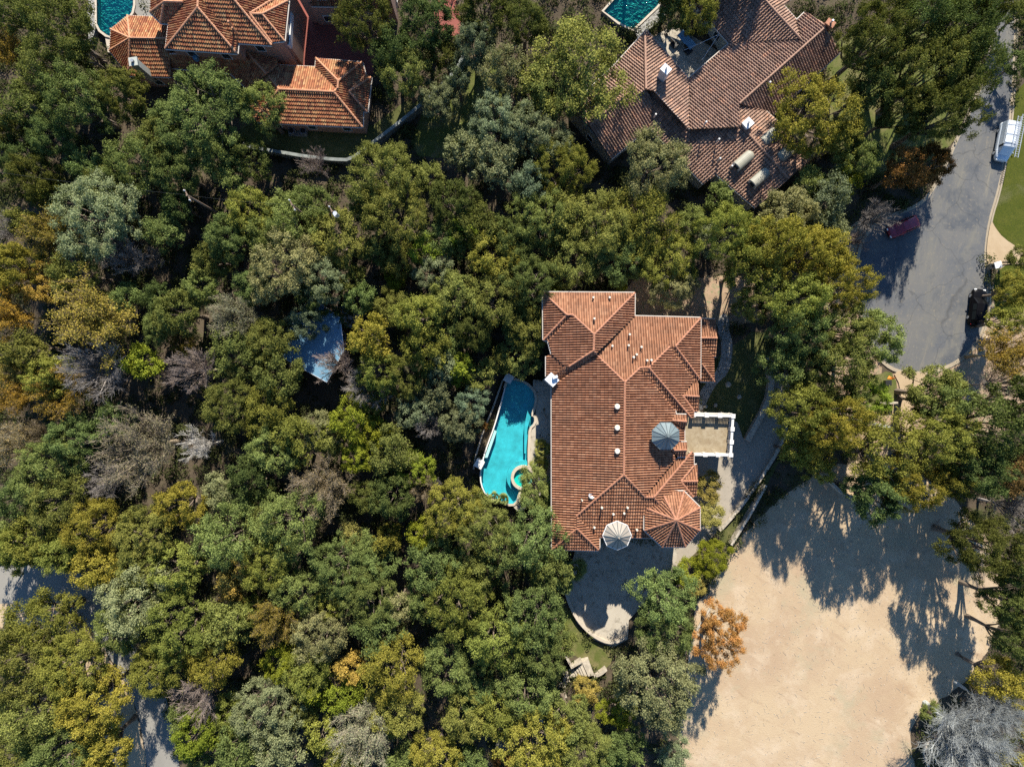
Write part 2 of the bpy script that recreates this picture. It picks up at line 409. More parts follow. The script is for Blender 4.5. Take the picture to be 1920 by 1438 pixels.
ROAD = [(1878, -90), (1866, 60), (1848, 150), (1828, 195), (1797, 262), (1773, 320), (1745, 368), (1722, 390), (1672, 408), (1640, 425), (1618, 455), (1608, 500), (1610, 560), (1622, 610), (1640, 655), (1670, 690), (1715, 698), (1765, 690), (1803, 670), (1836, 634), (1850, 585), (1851, 535), (1846, 500), (1845, 465), (1853, 410), (1869, 360), (1883, 290), (1890, 238), (1895, 190), (1900, 100), (1905, -90)]
sheet('road', ROAD, M['asphalt'], 4, 2)
# kerb: a low concrete lip round the road
rp = smooth_poly(pxpoly(ROAD), 2)
def offset_line(p, d, closed=True):
    q = []; n = len(p)
    for i in range(n):
        a = p[(i - 1) % n] if (closed or i > 0) else p[i]
        b = p[(i + 1) % n] if (closed or i < n - 1) else p[i]
        tx, ty = b[0] - a[0], b[1] - a[1]; L = math.hypot(tx, ty) or 1
        q.append((p[i][0] + ty / L * d, p[i][1] - tx / L * d))
    return q
M['kerb'] = ground_mat('kerb_concrete', [(0.27, 0.225, 0.165), (0.6, 6, 0.45, 0.75, (0.20, 0.17, 0.13), None)], 0.9, 0.01, 12)
o1 = offset_line(rp, 0.0); o2 = offset_line(rp, 0.28); o3 = offset_line(rp, 0.50)
mb = MB()
for i in range(len(rp)):
    j = (i + 1) % len(rp)
    mb.poly([(*o1[i], 0.022), (*o1[j], 0.022), (*o2[j], 0.03), (*o2[i], 0.03)])
    mb.poly([(*o2[i], 0.03), (*o2[j], 0.03), (*o2[j], 0.13), (*o2[i], 0.13)])
    mb.poly([(*o2[i], 0.13), (*o2[j], 0.13), (*o3[j], 0.13), (*o3[i], 0.13)])
    mb.poly([(*o3[i], 0.13), (*o3[j], 0.13), (*o3[j], 0.0), (*o3[i], 0.0)])
tag(mb.build('kerb', M['kerb']), kind='structure')
M['tanconc'] = ground_mat('tan_concrete', [(0.33, 0.25, 0.16), (0.5, 6, 0.4, 0.75, (0.28, 0.205, 0.125), None), (2.0, 8, 0.6, 0.85, (0.22, 0.165, 0.10), None)], 0.9, 0.01, 12)
sheet('neighbour_driveway', [(1857, 412), (1848, 465), (1850, 500), (1866, 503), (1885, 494), (1960, 500), (1960, 478), (1912, 468), (1880, 447), (1865, 428)], M['tanconc'], 36, 1)
sheet('driveway_apron', [(1672, 694), (1715, 700), (1742, 697), (1718, 730), (1706, 770), (1712, 830), (1690, 830), (1688, 770), (1688, 725)], M['tanconc'], 36, 1)
sheet('driveway', [(1492, 690), (1482, 740), (1474, 820), (1458, 850), (1400, 935), (1345, 998), (1300, 1040), (1262, 1075), (1250, 1020), (1296, 990), (1300, 850), (1320, 790), (1378, 778), (1398, 835), (1420, 805), (1440, 755), (1452, 690)], M['concrete'], 4, 1)
sheet('flagstone_path', [(1345, 600), (1358, 585), (1368, 600), (1366, 620), (1374, 640), (1372, 680), (1362, 705), (1340, 722), (1318, 770), (1308, 770), (1312, 730), (1335, 710), (1350, 680), (1354, 650), (1346, 625)], M['flag'], 5, 2)
sheet('lower_road', [(-90, 1062), (60, 1055), (165, 1075), (215, 1130), (245, 1200), (285, 1260), (308, 1295), (322, 1345), (350, 1520), (285, 1520), (268, 1370), (245, 1295), (205, 1230), (165, 1170), (110, 1128), (40, 1128), (-90, 1140)], M['grey_conc'], 4, 1)
sheet('bank', [(-90, 1135), (30, 1125), (110, 1130), (160, 1172), (205, 1235), (243, 1290), (266, 1370), (285, 1520), (230, 1520), (200, 1380), (150, 1260), (60, 1180), (-90, 1180)], M['dirt'], 2, 1, (0.6, 0.2), seed=14)
sheet('red_courtyard', [(540, -60), (690, -60), (705, 60), (700, 140), (600, 150), (500, 140), (505, 95), (545, 90)], M['red_pave'], 3, 0)
sheet('red_path', [(800, 10), (850, -20), (870, 60), (835, 75)], M['red_pave'], 3, 1)
sheet('garden_patio', [(1200, 85), (1262, 48), (1345, 95), (1345, 130), (1294, 160), (1270, 150)], M['patio'], 3, 0)
sheet('patio', [(1085, 1010), (1270, 1010), (1266, 1062), (1215, 1120), (1178, 1160), (1176, 1196), (1148, 1211), (1112, 1196), (1082, 1166), (1064, 1130), (1058, 1095)], M['patio'], 0, 0, thick=0.45)
tp = offset_line(pxpoly([(1058, 1095), (1064, 1130), (1082, 1166), (1112, 1196), (1148, 1211), (1176, 1196)]), 0, False)
mb = MB()
mb_line = smooth_poly([tuple(P(x, y, 1))[:2] for x, y in [(1058, 1080), (1060, 1110), (1066, 1132), (1083, 1166), (1112, 1195), (1147, 1210), (1176, 1196)]], 2, False)
a_ = offset_line(mb_line, -0.28, False); b_ = offset_line(mb_line, 0.10, False)
for i in range(len(mb_line) - 1):
    q = ccw([a_[i], a_[i + 1], b_[i + 1], b_[i]]); mb.prism(q, 0, 0.85)
tag(mb.build('terrace_wall', M['coping']), label='low pale rim wall curving round the end of the terrace below the house', cat='wall')

# ---------------------------------------------------------------- tiled roofs
def clip(poly, a, b, c):
    """keep the part of a 2D polygon with a*x+b*y>=c"""
    out = []; n = len(poly)
    for i in range(n):
        p, q = poly[i], poly[(i + 1) % n]
        dp = a * p[0] + b * p[1] - c; dq = a * q[0] + b * q[1] - c
        if dp >= 0: out.append(p)
        if (dp >= 0) != (dq >= 0):
            t = dp / (dp - dq); out.append((p[0] + (q[0] - p[0]) * t, p[1] + (q[1] - p[1]) * t))
    return out
PROF = [(0.0, 0.0), (0.07, 0.62), (0.19, 0.97), (0.31, 0.97), (0.43, 0.60), (0.50, 0.02), (1.0, 0.0)]

class Roof:
    """tiled facets that become ONE roof mesh, plus its ridge tiles"""
    def __init__(s, tw=0.285, ch=0.40, amp=0.095, step=0.035, seed=1):
        s.V = []; s.L = []; s.C = []; s.A = []; s.under = MB(); s.edges = []; s.tw, s.ch, s.amp, s.step = tw, ch, amp, step
        s.r = random.Random(seed); s.fid = 0; s.planes = []
    def facet(s, px, known, down, flat=False):
        """px polygon; known {index: height}; down = downslope direction in photo pixels"""
        dx, dy = down[0], -down[1]; L = math.hypot(dx, dy); dx /= L; dy /= L
        S = []; Z = []
        for i, h in known.items():
            p = P(*px[i], h); S.append(-(dx * p.x + dy * p.y)); Z.append(h)
        S = np.array(S); Z = np.array(Z)
        b, a = np.polyfit(S, Z, 1)
        pts = []
        for x, y in px:
            k = dx * (x - 960) / F + dy * (719 - y) / F
            z = (a - b * k * H) / (1 - b * k)
            pts.append(Vector(P(x, y, z)))
        s.tiles(pts, dx, dy, a, b, flat)
        return pts
    def tiles(s, pts, dx, dy, a, b, flat=False):
        s.fid += 1
        s.edges += [(pts[i], pts[(i + 1) % len(pts)], s.fid, (dx, dy, a, b)) for i in range(len(pts))]
        ux, uy = -dy, dx
        poly = [(p.x * ux + p.y * uy, p.x * dx + p.y * dy) for p in pts]     # (u, v) v runs down the slope
        if area2(poly) < 0: poly = poly[::-1]
        s.under.poly([(p.x, p.y, p.z - 0.03) for p in pts]); s.under.poly([(p.x, p.y, p.z - 0.20) for p in pts][::-1])
        for i in range(len(pts)):
            p, q = pts[i], pts[(i + 1) % len(pts)]
            s.under.poly([(p.x, p.y, p.z - 0.03), (q.x, q.y, q.z - 0.03), (q.x, q.y, q.z - 0.20), (p.x, p.y, p.z - 0.20)])
        u0 = min(p[0] for p in poly); u1 = max(p[0] for p in poly)
        vmax = max(p[1] for p in poly)
        k0 = math.floor(u0 / s.tw); k1 = math.ceil(u1 / s.tw)
        cs = s.ch * math.cos(math.atan(abs(b)))
        for k in range(k0, k1):
            col = s.r.random(); off = s.r.uniform(-0.02, 0.02)
            vals = {}
            for (f0, h0), (f1, h1) in zip(PROF[:-1], PROF[1:]):
                ua, ub = (k + f0) * s.tw, (k + f1) * s.tw
                if ub <= u0 or ua >= u1: continue
                strip = clip(clip(poly, 1, 0, ua), -1, 0, -ub)
                if len(strip) < 3: continue
                va = min(p[1] for p in strip); vb = max(p[1] for p in strip)
                c0 = math.floor((va - vmax - off) / cs); c1 = math.ceil((vb - vmax - off) / cs)
                for c in range(c0, c1):
                    w0 = vmax + off + c * cs; w1 = w0 + cs
                    cell = clip(clip(strip, 0, 1, w0), 0, -1, -w1)
                    if len(cell) < 3: continue
                    if c not in vals: vals[c] = min(1, max(0, 0.75 * s.r.random() + 0.25 * col))
                    base = len(s.V)
                    for u, v in cell:
                        t = (v - w0) / cs; f = (u - ua) / (ub - ua)
                        z = a - b * v + s.amp * (h0 + (h1 - h0) * f) + s.step * t
                        s.V.append((ux * u + dx * v, uy * u + dy * v, z))
                    s.L.extend(range(base, base + len(cell))); s.C.append(len(cell)); s.A.append(vals[c])
    def build(s, parent, mat, ridge_mat, name='roof', r=0.14, gutters=None):
        me = np_mesh(name, s.V, s.L, s.C, s.A, 'tilevar')
        o = link(name, me, [M[mat], M['deck_under']], parent)
        # the underlay is welded into the same mesh
        bm = bmesh.new(); bm.from_mesh(me)
        base = [bm.verts.new(v) for v in s.under.v]
        for f in s.under.f:
            try: nf = bm.faces.new([base[i] for i in f]); nf.material_index = 1
            except ValueError: pass
        bm.to_mesh(me); bm.free()
        cap = MB(); gut = MB(); used = set()
        E = s.edges
        for i, (p, q, fi, pl) in enumerate(E):
            if (q - p).length < 0.3: continue
            hit = False
            for j, (p2, q2, fj, pl2) in enumerate(E):
                if fi == fj: continue
                # the two edges overlap along one line
                d = (q - p); L = d.length; d = d / L
                t1 = (p2 - p).dot(d); t2 = (q2 - p).dot(d)
                e1 = (p2 - p - d * t1).length; e2 = (q2 - p - d * t2).length
                if e1 < 0.4 and e2 < 0.4 and min(max(t1, t2), L) - max(min(t1, t2), 0) > 0.5 * min(L, abs(t1 - t2)):
                    hit = True
                    if j > i:
                        m = (p + q) / 2
                        # convex when both planes fall away from the edge
                        n = Vector((-d.y, d.x, 0)); 
                        if n.length < 1e-3: continue
                        n.normalize()
                        def drop(pl): return (pl[0] * n.x + pl[1] * n.y)      # >0: falls towards +n
                        c1 = sum((v for v in [0])) 
                        sd = 1 if s.side(fi, m, n) else -1
                        if drop(pl) * sd > 0.02 and drop(pl2) * -sd > 0.02:
                            N = max(2, int(L / 0.38)); up = Vector((0, 0, s.amp * 0.75))
                            for kk in range(N):
                                a0 = p + (q - p) * (kk / N) + up; a1 = p + (q - p) * ((kk + 1.0) / N) + up
                                cap.tube([a0, a1], [r * 0.92, r * 1.05], 7)
            if not hit and abs(p.z - q.z) < 0.5:
                d = (q - p).normalized(); dn = Vector((pl[0], pl[1], 0))
                if abs(d.x * pl[0] + d.y * pl[1]) < 0.35:
                    off = dn * 0.07 + Vector((0, 0, -0.06))
                    gut.tube([p + off, q + off], 0.075, 6)
        link_o = []
        if cap.v: cap.build('ridge_tiles', M[ridge_mat], parent)
        if gut.v: gut.build('gutter', M[gutters or 'gutter'], parent)
        return o
    def side(s, fid, m, n):
        pts = [e[0] for e in s.edges if e[2] == fid]
        c = sum(pts, Vector((0, 0, 0))) / len(pts)
        return (c - m).dot(n) > 0

def walls(parent, px, h, mat, inset=0.55, z0=0.0, wins=True, hs=None, name='wall', doors=0):
    """outer walls under the eaves: the eave outline (photo px at height h) moved inwards"""
    p = pxpoly(px, h)
    q = offset_line(p, -inset)
    mb = MB(); n = len(q); t = 0.25
    qi = offset_line(q, -t)
    for i in range(n):
        j = (i + 1) % n
        a, b, c, d = q[i], q[j], qi[j], qi[i]
        zt = h - 0.16
        mb.poly([(*a, z0), (*b, z0), (*b, zt), (*a, zt)])
        mb.poly([(*d, zt), (*c, zt), (*c, z0), (*d, z0)])
        mb.poly([(*a, zt), (*b, zt), (*c, zt), (*d, zt)])
    mb.build(name, M[mat], parent)
    EXCL.append(np.array(p))
    if not wins: return
    for i in range(n):
        a = Vector((*q[i], 0)); b = Vector((*q[(i + 1) % n], 0)); L = (b - a).length
        if L < 2.6: continue
        d = (b - a) / L; nrm = Vector((d.y, -d.x, 0))
        mid = (a + b) / 2
        if nrm.dot(-mid) <= 0: continue                # only walls that face the drone can be seen
        k = max(1, int(L / 4.2))
        for e in range(k):
            c = a + d * (L * (e + 0.5) / k)
            for zc in ([1.6, h - 2.0] if h > 6 else [1.6]):
                fr = MB(); rz = math.atan2(d.y, d.x)
                w, hh = 1.1, 1.4
                for ox, oz, sx, sz in ((-w / 2, 0, .1, hh), (w / 2, 0, .1, hh), (0, -hh / 2, w + .1, .1), (0, hh / 2, w + .1, .1)):
                    pc = c + d * ox + nrm * 0.02; fr.box((pc.x, pc.y, zc + oz), (sx, 0.12, sz), rz)
                wf = fr.build('window', M['white'], parent)
                pn = MB(); pc = c + nrm * 0.015
                pn.box((pc.x, pc.y, zc), (w - .1, 0.05, hh - .1), rz)
                pn.build('pane', M['glass'], wf)

def vent(parent, px, py, h, rad=0.14, hgt=0.45, cap=True, mat='vent', name='vent_pipe'):
    p = P(px, py, h); mb = MB()
    mb.tube([(p.x, p.y, h - 0.5), (p.x, p.y, h + hgt)], rad, 10)
    if cap: mb.tube([(p.x, p.y, h + hgt), (p.x, p.y, h + hgt + 0.12)], [rad * 1.5, rad * 1.2], 10)
    return mb.build(name, M[mat], parent)

# ================================================================ MAIN HOUSE
EV = 8.6
house = empty('villa', P(1160, 800), label='large villa with orange clay hip roofs beside the long turquoise pool', cat='house')
rf = Roof(0.30, 0.46, 0.20, 0.12, 11)
W_, E_, N_, S_ = (-1, 0), (1, 0), (0, -1), (0, 1)
n1 = (1018, 548.3); n2 = (1190, 549.4); e1 = (1189.6, 593)
a1 = (1113.8, 627.1); b1 = (1062.7, 590.6); b2 = (1073.6, 590.5); r1 = (1112.8, 657.4); k1 = (1117, 664)
RW = 11.15           # ridge of the north west wing
RM = 11.5
rf.facet([n1, n2, a1, b2, b1], {0: EV, 1: EV, 2: RW}, N_)
rf.facet([n1, b1, (1018.9, 637.5)], {0: EV, 2: EV, 1: EV + 1.25}, W_)
rf.facet([b1, b2, (1027.5, 639), (1018.9, 637.5)], {3: EV, 0: EV + 1.25, 1: EV + 1.25}, S_)
rf.facet([b2, a1, r1, (1067, 687), (1058, 686.5), (1034, 664), (1027.5, 639)], {1: RW, 2: RW, 6: EV + .05}, W_)
rf.facet([(1034, 664), (1058, 686.5), (1024, 706), (1024, 668)], {2: EV - .3, 3: EV - .3, 1: EV + 0.75}, W_)
rf.facet([(1058, 686.5), (1067, 687), r1, k1, (1046.5, 716), (1024, 706)], {2: RW, 4: EV + 0.1, 5: EV - 0.2}, S_)
rf.facet([n2, e1, k1, r1, a1], {0: EV, 1: EV, 3: RW, 4: RW}, E_)
v1 = (1171.2, 716.5); s1 = (1169.3, 889.6); s2 = (1081, 966.7); s3 = (1081.5, 990.7)
rf.facet([e1, (1313.5, 596.2), (1266, 649.4), (1255.6, 649.9), (1215.9, 689), (1199.7, 689.5), v1, k1], {0: EV, 1: EV, 6: RM}, N_)
rf.facet([k1, v1, s1, s2, s3, (1035, 1029), (1034.5, 720), (1046.5, 716)], {1: RM, 2: RM, 5: EV, 6: EV}, W_)
rf.facet([s3, (1035, 1029.5), (1123.7, 1031.9)], {0: EV + 1.25, 1: EV, 2: EV}, S_)
rf.facet([s2, s3, (1123.7, 1031.9), (1123.7, 1006.8)], {0: EV + 1.25, 1: EV + 1.25, 2: EV, 3: EV}, E_)
rf.facet([s1, (1209, 931.2), (1225.6, 931.7), (1245, 955), (1245, 1008.4), (1123.7, 1007), s2], {0: RM, 4: EV, 5: EV}, S_)
rf.facet([(1313.5, 596.2), (1312.9, 712.5), (1266, 649.4)], {0: EV, 1: EV, 2: EV + 1.35}, E_)
rf.facet([(1255.6, 649.9), (1266, 649.4), (1312.9, 712.5), (1301.5, 713.5)], {0: EV + 1.35, 1: EV + 1.35, 2: EV, 3: EV}, S_)
D1 = EV + 0.62
rf.facet([(1255.6, 649.9), (1301.5, 713.5), (1279, 741.5), (1300.6, 771.6), (1300.6, 782), (1295.4, 783), (1215.9, 689)], {0: EV + 1.45, 1: EV + .05, 4: EV + .05, 6: EV + 2.4}, E_)
rf.facet([(1199.7, 689.5), (1215.9, 689), (1295.4, 783), (1266, 769.5)], {0: EV + 2.45, 1: EV + 2.45, 2: EV, 3: EV + .6}, S_)
rf.facet([(1279, 741.5), (1301.5, 713.5), (1309, 713), (1310.5, 743.4)], {0: D1, 3: D1, 1: EV - .15, 2: EV - .15}, N_)
rf.facet([(1279, 742.5), (1310.5, 743.4), (1308.4, 771.6), (1300.6, 771.6)], {0: D1, 1: D1, 2: EV - .15, 3: EV - .15}, S_)
rf.facet([v1, (1199.7, 689.5), (1266, 769.5), (1267, 775), (1262, 787.5), (1283, 800), (1283, 828), (1262, 844), (1266, 861), (1208.4, 931), s1], {0: RM, 10: RM, 5: EV + .4, 6: EV + .4}, E_)
D2 = EV + 1.2
rf.facet([(1260, 788), (1264, 777), (1287, 777.8), (1287.5, 790.3)], {0: D2, 3: D2, 1: D2 - .35, 2: D2 - .35}, N_)
rf.facet([(1260, 788), (1287.5, 790.3), (1283, 806)], {0: D2, 1: D2, 2: D2 - .75}, S_)
rf.facet([(1260, 844), (1273, 829), (1288, 829), (1287.5, 843.5)], {0: D2, 3: D2, 1: D2 - .5, 2: D2 - .5}, N_)
rf.facet([(1260, 844), (1287.5, 843.5), (1286, 856), (1270, 856)], {0: D2, 1: D2, 2: D2 - .5, 3: D2 - .5}, S_)
rf.facet([(1208.4, 931), (1225.6, 931.5), (1297, 847), (1286, 854), (1266, 862)], {0: EV + 2.0, 1: EV + 2.0, 2: EV}, N_)
rf.facet([(1225.6, 931.5), (1297, 847), (1300.5, 849), (1300.5, 872.4), (1276, 902), (1299, 931), (1268, 935), (1245, 955)], {0: EV + 2.0, 2: EV, 3: EV}, E_)
rf.facet([(1276, 902), (1300.5, 872.4), (1306.5, 871), (1308, 901.6)], {0: D1, 3: D1, 1: EV - .15, 2: EV - .15}, N_)
rf.facet([(1276, 902.6), (1308, 902), (1306, 929.3), (1299, 931)], {0: D1, 1: D1, 2: EV - .15, 3: EV - .15}, S_)
# eastern lean-to bay, a step lower
L0 = EV - 2.6
rf.facet([(1313.5, 598), (1340.5, 598.5), (1344.5, 634), (1314, 634)], {0: L0, 1: L0, 2: L0 + 1.0, 3: L0 + 1.0}, N_)
rf.facet([(1314, 634), (1344.5, 634), (1342, 668), (1336, 669), (1314, 642)], {0: L0 + 1.0, 1: L0 + 1.0, 2: L0, 3: L0 + .1}, S_)
rf.facet([(1313.5, 641), (1338, 668), (1339, 715.5), (1315, 682)], {0: L0 + .95, 1: L0, 2: L0, 3: L0 + .95}, E_)
rf.facet([(1315, 680), (1339, 715.5), (1313, 715)], {0: L0 + .95, 1: L0, 2: L0}, S_)
# octagon corner tower
OE, OA = 9.7, 11.9
ov = [(1241.6, 1024.7), (1284.4, 1024.7), (1312, 994), (1312, 951), (1281.8, 921), (1240, 921), (1208.3, 951), (1208.3, 993.4)]
dirs = [(0, 1), (.72, .70), (1, 0), (.70, -.72), (0, -1), (-.70, -.72), (-1, 0), (-.72, .70)]
for i in range(8):
    rf.facet([ov[i], ov[(i + 1) % 8], (1267.7, 974.6)], {0: OE, 1: OE, 2: OA}, dirs[i])
rf.build(house, 'tile', 'ridge')
fp_main = [(1018, 548.3), (1190, 549.4), (1190, 594), (1313.5, 596.2), (1313, 712.5), (1301, 714), (1301, 783), (1290, 790), (1290, 852), (1301, 856), (1301, 960), (1245, 1000), (1245, 1008), (1124, 1008), (1124, 1031.9), (1035, 1029), (1034.5, 720), (1027, 640), (1018.9, 637.5)]
walls(house, fp_main, EV, 'stucco')
walls(house, ov, OE, 'stucco', 0.5, wins=False)
walls(house, [(1306, 598), (1341, 598.5), (1341, 715), (1306, 715)], L0, 'stucco', 0.4, wins=False)
# cupolas
def cupola(px, py, eave, apex_h, rad, mat, rot, rim, z0, parent, apex_px):
    c = P(px, py, eave); a = P(*apex_px, eave + apex_h)
    t = MB()
    pts = [(c.x + math.cos(rot + k * math.pi / 4) * (rad - .28), c.y + math.sin(rot + k * math.pi / 4) * (rad - .28)) for k in range(8)]
    t.prism(pts, z0, eave)
    tur = t.build('turret', M['stucco'], parent)
    m = MB(); ring = [Vector((c.x + math.cos(rot + k * math.pi / 4) * rad, c.y + math.sin(rot + k * math.pi / 4) * rad, eave)) for k in range(8)]
    ap = Vector((c.x, c.y, eave + apex_h))
    for k in range(8): m.poly([ring[k], ring[(k + 1) % 8], ap])
    m.poly(ring[::-1])
    cone = m.build('cupola_roof', M[mat], tur)
    s = MB()
    for k in range(8):
        for f in (0.0, 0.5):
            p = ring[k].lerp(ring[(k + 1) % 8], f)
            s.tube([p + Vector((0, 0, .03)), ap + Vector((0, 0, .03))], 0.035, 4)
    s.build('seams', M['seam'], tur)
    g = MB()
    for k in range(8): g.tube([ring[k], ring[(k + 1) % 8]], 0.06 if rim else 0.035, 6)
    g.build('rim', M['white'] if rim else M['cone_b'], tur)
    fn = MB(); fn.tube([ap + Vector((0, 0, -.05)), ap + Vector((0, 0, .35))], [0.12, 0.05], 8); fn.build('finial', M[mat], tur)
cupola(1248, 817.5, 11.7, 1.35, 1.70, 'cone_b', R(22.5), False, 8.0, house, (1249.5, 817.5))
cupola(1157, 1003.7, 10.6, 1.35, 1.70, 'cone_t', R(90), True, 0.0, house, (1159, 1004.7))
for x, y in ((1157.6, 762.4), (1157.6, 802), (1157.7, 846)):
    p = P(x, y, 11.7); mb = MB()
    mb.tube([(p.x, p.y, 10.4), (p.x, p.y, 11.7)], 0.26, 14); mb.tube([(p.x, p.y, 11.65), (p.x, p.y, 11.85)], [0.34, 0.27], 14)
    mb.build('roof_vent', M['vent'], house)
for x, y, h in ((1112, 558.5, 8.7), (1142.5, 558.5, 8.7), (1114, 598, 10.2), (1180, 627.5, 9.4), (1178, 648, 9.9), (1202, 651, 9.9), (1193, 665, 10.3), (1187.5, 670, 10.4), (1212.5, 676, 10.5), (1220.5, 675.5, 10.5), (1147.5, 649, 9.6),
                (1128, 951, 9.9), (1176, 951, 9.9), (1149.5, 963, 9.6), (1169.5, 961.5, 9.6), (1114, 988, 8.9), (1193.5, 992.5, 8.9)):
    vent(house, x, y, h + .4, 0.10, 0.35)
vent(house, 1090, 935.5, 9.8, 0.06, 1.1)
# satellite dish
p = P(1108, 930, 10.2); mb = MB()
mb.tube([(p.x, p.y, 9.0), (p.x, p.y, 10.3)], 0.035, 6)
dn = Vector((0.3, 0.55, 0.75)).normalized(); c0 = Vector((p.x, p.y, 10.4))
ta = dn.cross(Vector((0, 0, 1))).normalized(); tb = dn.cross(ta)
for k in range(12):
    a0, a1_ = 2 * math.pi * k / 12, 2 * math.pi * (k + 1) / 12
    q0 = c0 + (ta * math.cos(a0) + tb * math.sin(a0)) * .38 + dn * .10; q1 = c0 + (ta * math.cos(a1_) + tb * math.sin(a1_)) * .38 + dn * .10
    mb.poly([c0, q0, q1])
mb.build('satellite_dish', M['alu'], house)
# white chimney on the pool side
p = P(1035, 712, 9.6); mb = MB(); mb.box((p.x, p.y, 4.8), (1.1, 0.95, 9.6), R(-43)); mb.box((p.x, p.y, 9.65), (1.35, 1.15, 0.16), R(-43))
ch = mb.build('chimney', M['chim_w'], house)
mb = MB(); mb.box((p.x + .35, p.y + .32, 9.95), (0.6, 0.32, 0.5), R(20)); mb.build('chimney_pot', M['chim_w'], ch)

# ---- portico with the roof terrace
port = empty('portico', P(1335, 815), label='tan floored balcony on columns with a white balustrade, on the right side of the villa', cat='balcony')
FH = 4.4; TH = FH + 1.05
A_ = P(1300, 778, TH); B_ = P(1374.5, 780, TH); C_ = P(1370, 853, TH); D_ = P(1298, 852, TH)
fl = ccw([(A_.x - .9, A_.y + .2), (B_.x + .2, B_.y + .2), (C_.x + .2, C_.y - .2), (D_.x - .9, D_.y - .2)])
mb = MB(); mb.prism(fl, FH - 0.5, FH); mb.build('floor', M['balcony_floor'], port)
mb = MB(); mb.prism(offset_line(fl, 0.12), FH - 0.62, FH - 0.15); mb.build('cornice', M['white'], port)
for q in (B_, C_, B_ + (A_ - B_) * .6, C_ + (D_ - C_) * .6):
    mb = MB(); mb.tube([(q.x, q.y, 0), (q.x, q.y, .3), (q.x, q.y, .31), (q.x, q.y, FH - .8), (q.x, q.y, FH - .6)], [.36, .36, .27, .23, .34], 14); mb.build('column', M['stucco'], port)
for (s_, e_, nb, flip) in ((A_, B_, 3, 1), (B_, C_, 3, 1), (C_, D_, 3, 1)):
    d = (e_ - s_); L = d.length; d /= L; rz = math.atan2(d.y, d.x)
    s_ = Vector((s_.x, s_.y, 0)); 
    mb = MB(); m = s_ + d * L / 2; mb.box((m.x, m.y, TH - .05), (L, .30, .14), rz); mb.box((m.x, m.y, FH + .10), (L, .26, .20), rz)
    rail = mb.build('railing', M['white'], port)
    for k in range(nb + 1):
        q = s_ + d * (L * k / nb)
        if k == nb and s_.x > 0 and (e_ - D_).length > .1: continue
        pb = MB(); pb.box((q.x, q.y, FH + .56), (.46, .42, 1.14), rz); pb.box((q.x, q.y, FH + 1.15), (.54, .50, .07), rz); pb.build('pedestal', M['white'], rail)
    for k in range(nb):
        for j in range(8):
            q = s_ + d * (L * (k + (j + 1.15) / 9.3) / nb)
            bb = MB(); bb.tube([(q.x, q.y, FH + .2), (q.x, q.y, FH + .42), (q.x, q.y, FH + .95)], [.055, .085, .05], 6); bb.build('baluster', M['white'], rail)
EXCL.append(np.array(fl))

# ================================================================ TOP LEFT MANSION
man = empty('mansion', P(420, 90), label='big house in the top left corner with steep multi-coloured orange tile roofs', cat='house')
rm = Roof(0.29, 0.46, 0.17, 0.10, 21)
# low wing with the faceted end
l0, l1 = 4.0, 6.0
C0 = (244.3, 72.6)
A0, B0, E0, F0, G0, H0 = (240, 30.5), (288, 32.5), (208.4, 56), (206.3, 96), (241.6, 142.7), (320.5, 145)
rm.facet([A0, B0, (316, 45), (318, 73.5), C0], {0: l0, 1: l0, 4: l1, 3: l1}, (0.03, -1))
rm.facet([A0, C0, E0], {0: l0, 1: l1, 2: l0}, (-.62, -.78))
rm.facet([E0, C0, F0], {0: l0, 1: l1, 2: l0}, W_)
rm.facet([F0, C0, G0], {0: l0, 1: l1, 2: l0}, (-.80, .60))
rm.facet([C0, (318, 73.5), H0, G0], {0: l1, 1: l1, 2: l0, 3: l0}, (-.03, 1))
m0, m1 = 8.0, 10.1
rm.facet([(371.3, 15), (445, 101.4), (310.5, 92)], {0: m1, 1: m0, 2: m0}, (-.07, 1))
rm.facet([(371.3, 15), (310.5, 92), (316, 45), (344, 5), (365, -25), (373, -25)], {0: m1, 1: m0, 2: m0, 5: m1}, (-1, -.07))
rm.facet([(283, -12), (282.2, 24.2), (308.5, 4.2), (308.5, -12)], {0: m0, 1: m0, 2: m1 - .7}, W_)
rm.facet([(282.2, 24.2), (302, 44.2), (308.5, 4.2)], {0: m0, 1: m0, 2: m1 - .7}, (-.74, .68))
rm.facet([(302, 44.2), (316, 45), (344, 5), (308.5, 4.2)], {0: m0, 1: m0, 2: m1 - .7, 3: m1 - .7}, S_)
rm.facet([(308.5, 4.2), (344, 5), (360, -20), (308.5, -20)], {0: m1 - .7, 1: m1 - .7, 3: m0 + .2}, N_)
rm.facet([(371.3, 15), (373, -25), (366, -25), (379, 0), (447, 81.4), (445, 101.4)], {0: m1, 5: m0, 4: m0}, (1, .07))
rm.facet([(379, 0), (359, -25), (419, -25), (439, 0), (509.6, 86), (447, 81.4)], {4: m0, 5: m0, 3: m1 + .05}, (-.07, 1))
rm.facet([(439, 0), (419, -25), (536, -25), (512.7, 0), (469, 27), (510.5, 82), (509.6, 86)], {0: m1 + .05, 6: m0, 5: m0}, (1, .05))
rm.facet([(469, 27), (492, 27.5), (541.5, 2), (512.7, 0)], {0: m0 + 1.2, 1: m0 + 1.2, 2: m0}, (-.05, -1))
rm.facet([(492, 27.5), (541.5, 2), (533.4, 77.6)], {0: m0 + 1.2, 1: m0, 2: m0}, (1, .08))
rm.facet([(469, 27), (492, 27.5), (533.4, 77.6), (510.5, 80)], {0: m0 + 1.2, 1: m0 + 1.2, 2: m0, 3: m0}, (-.05, 1))
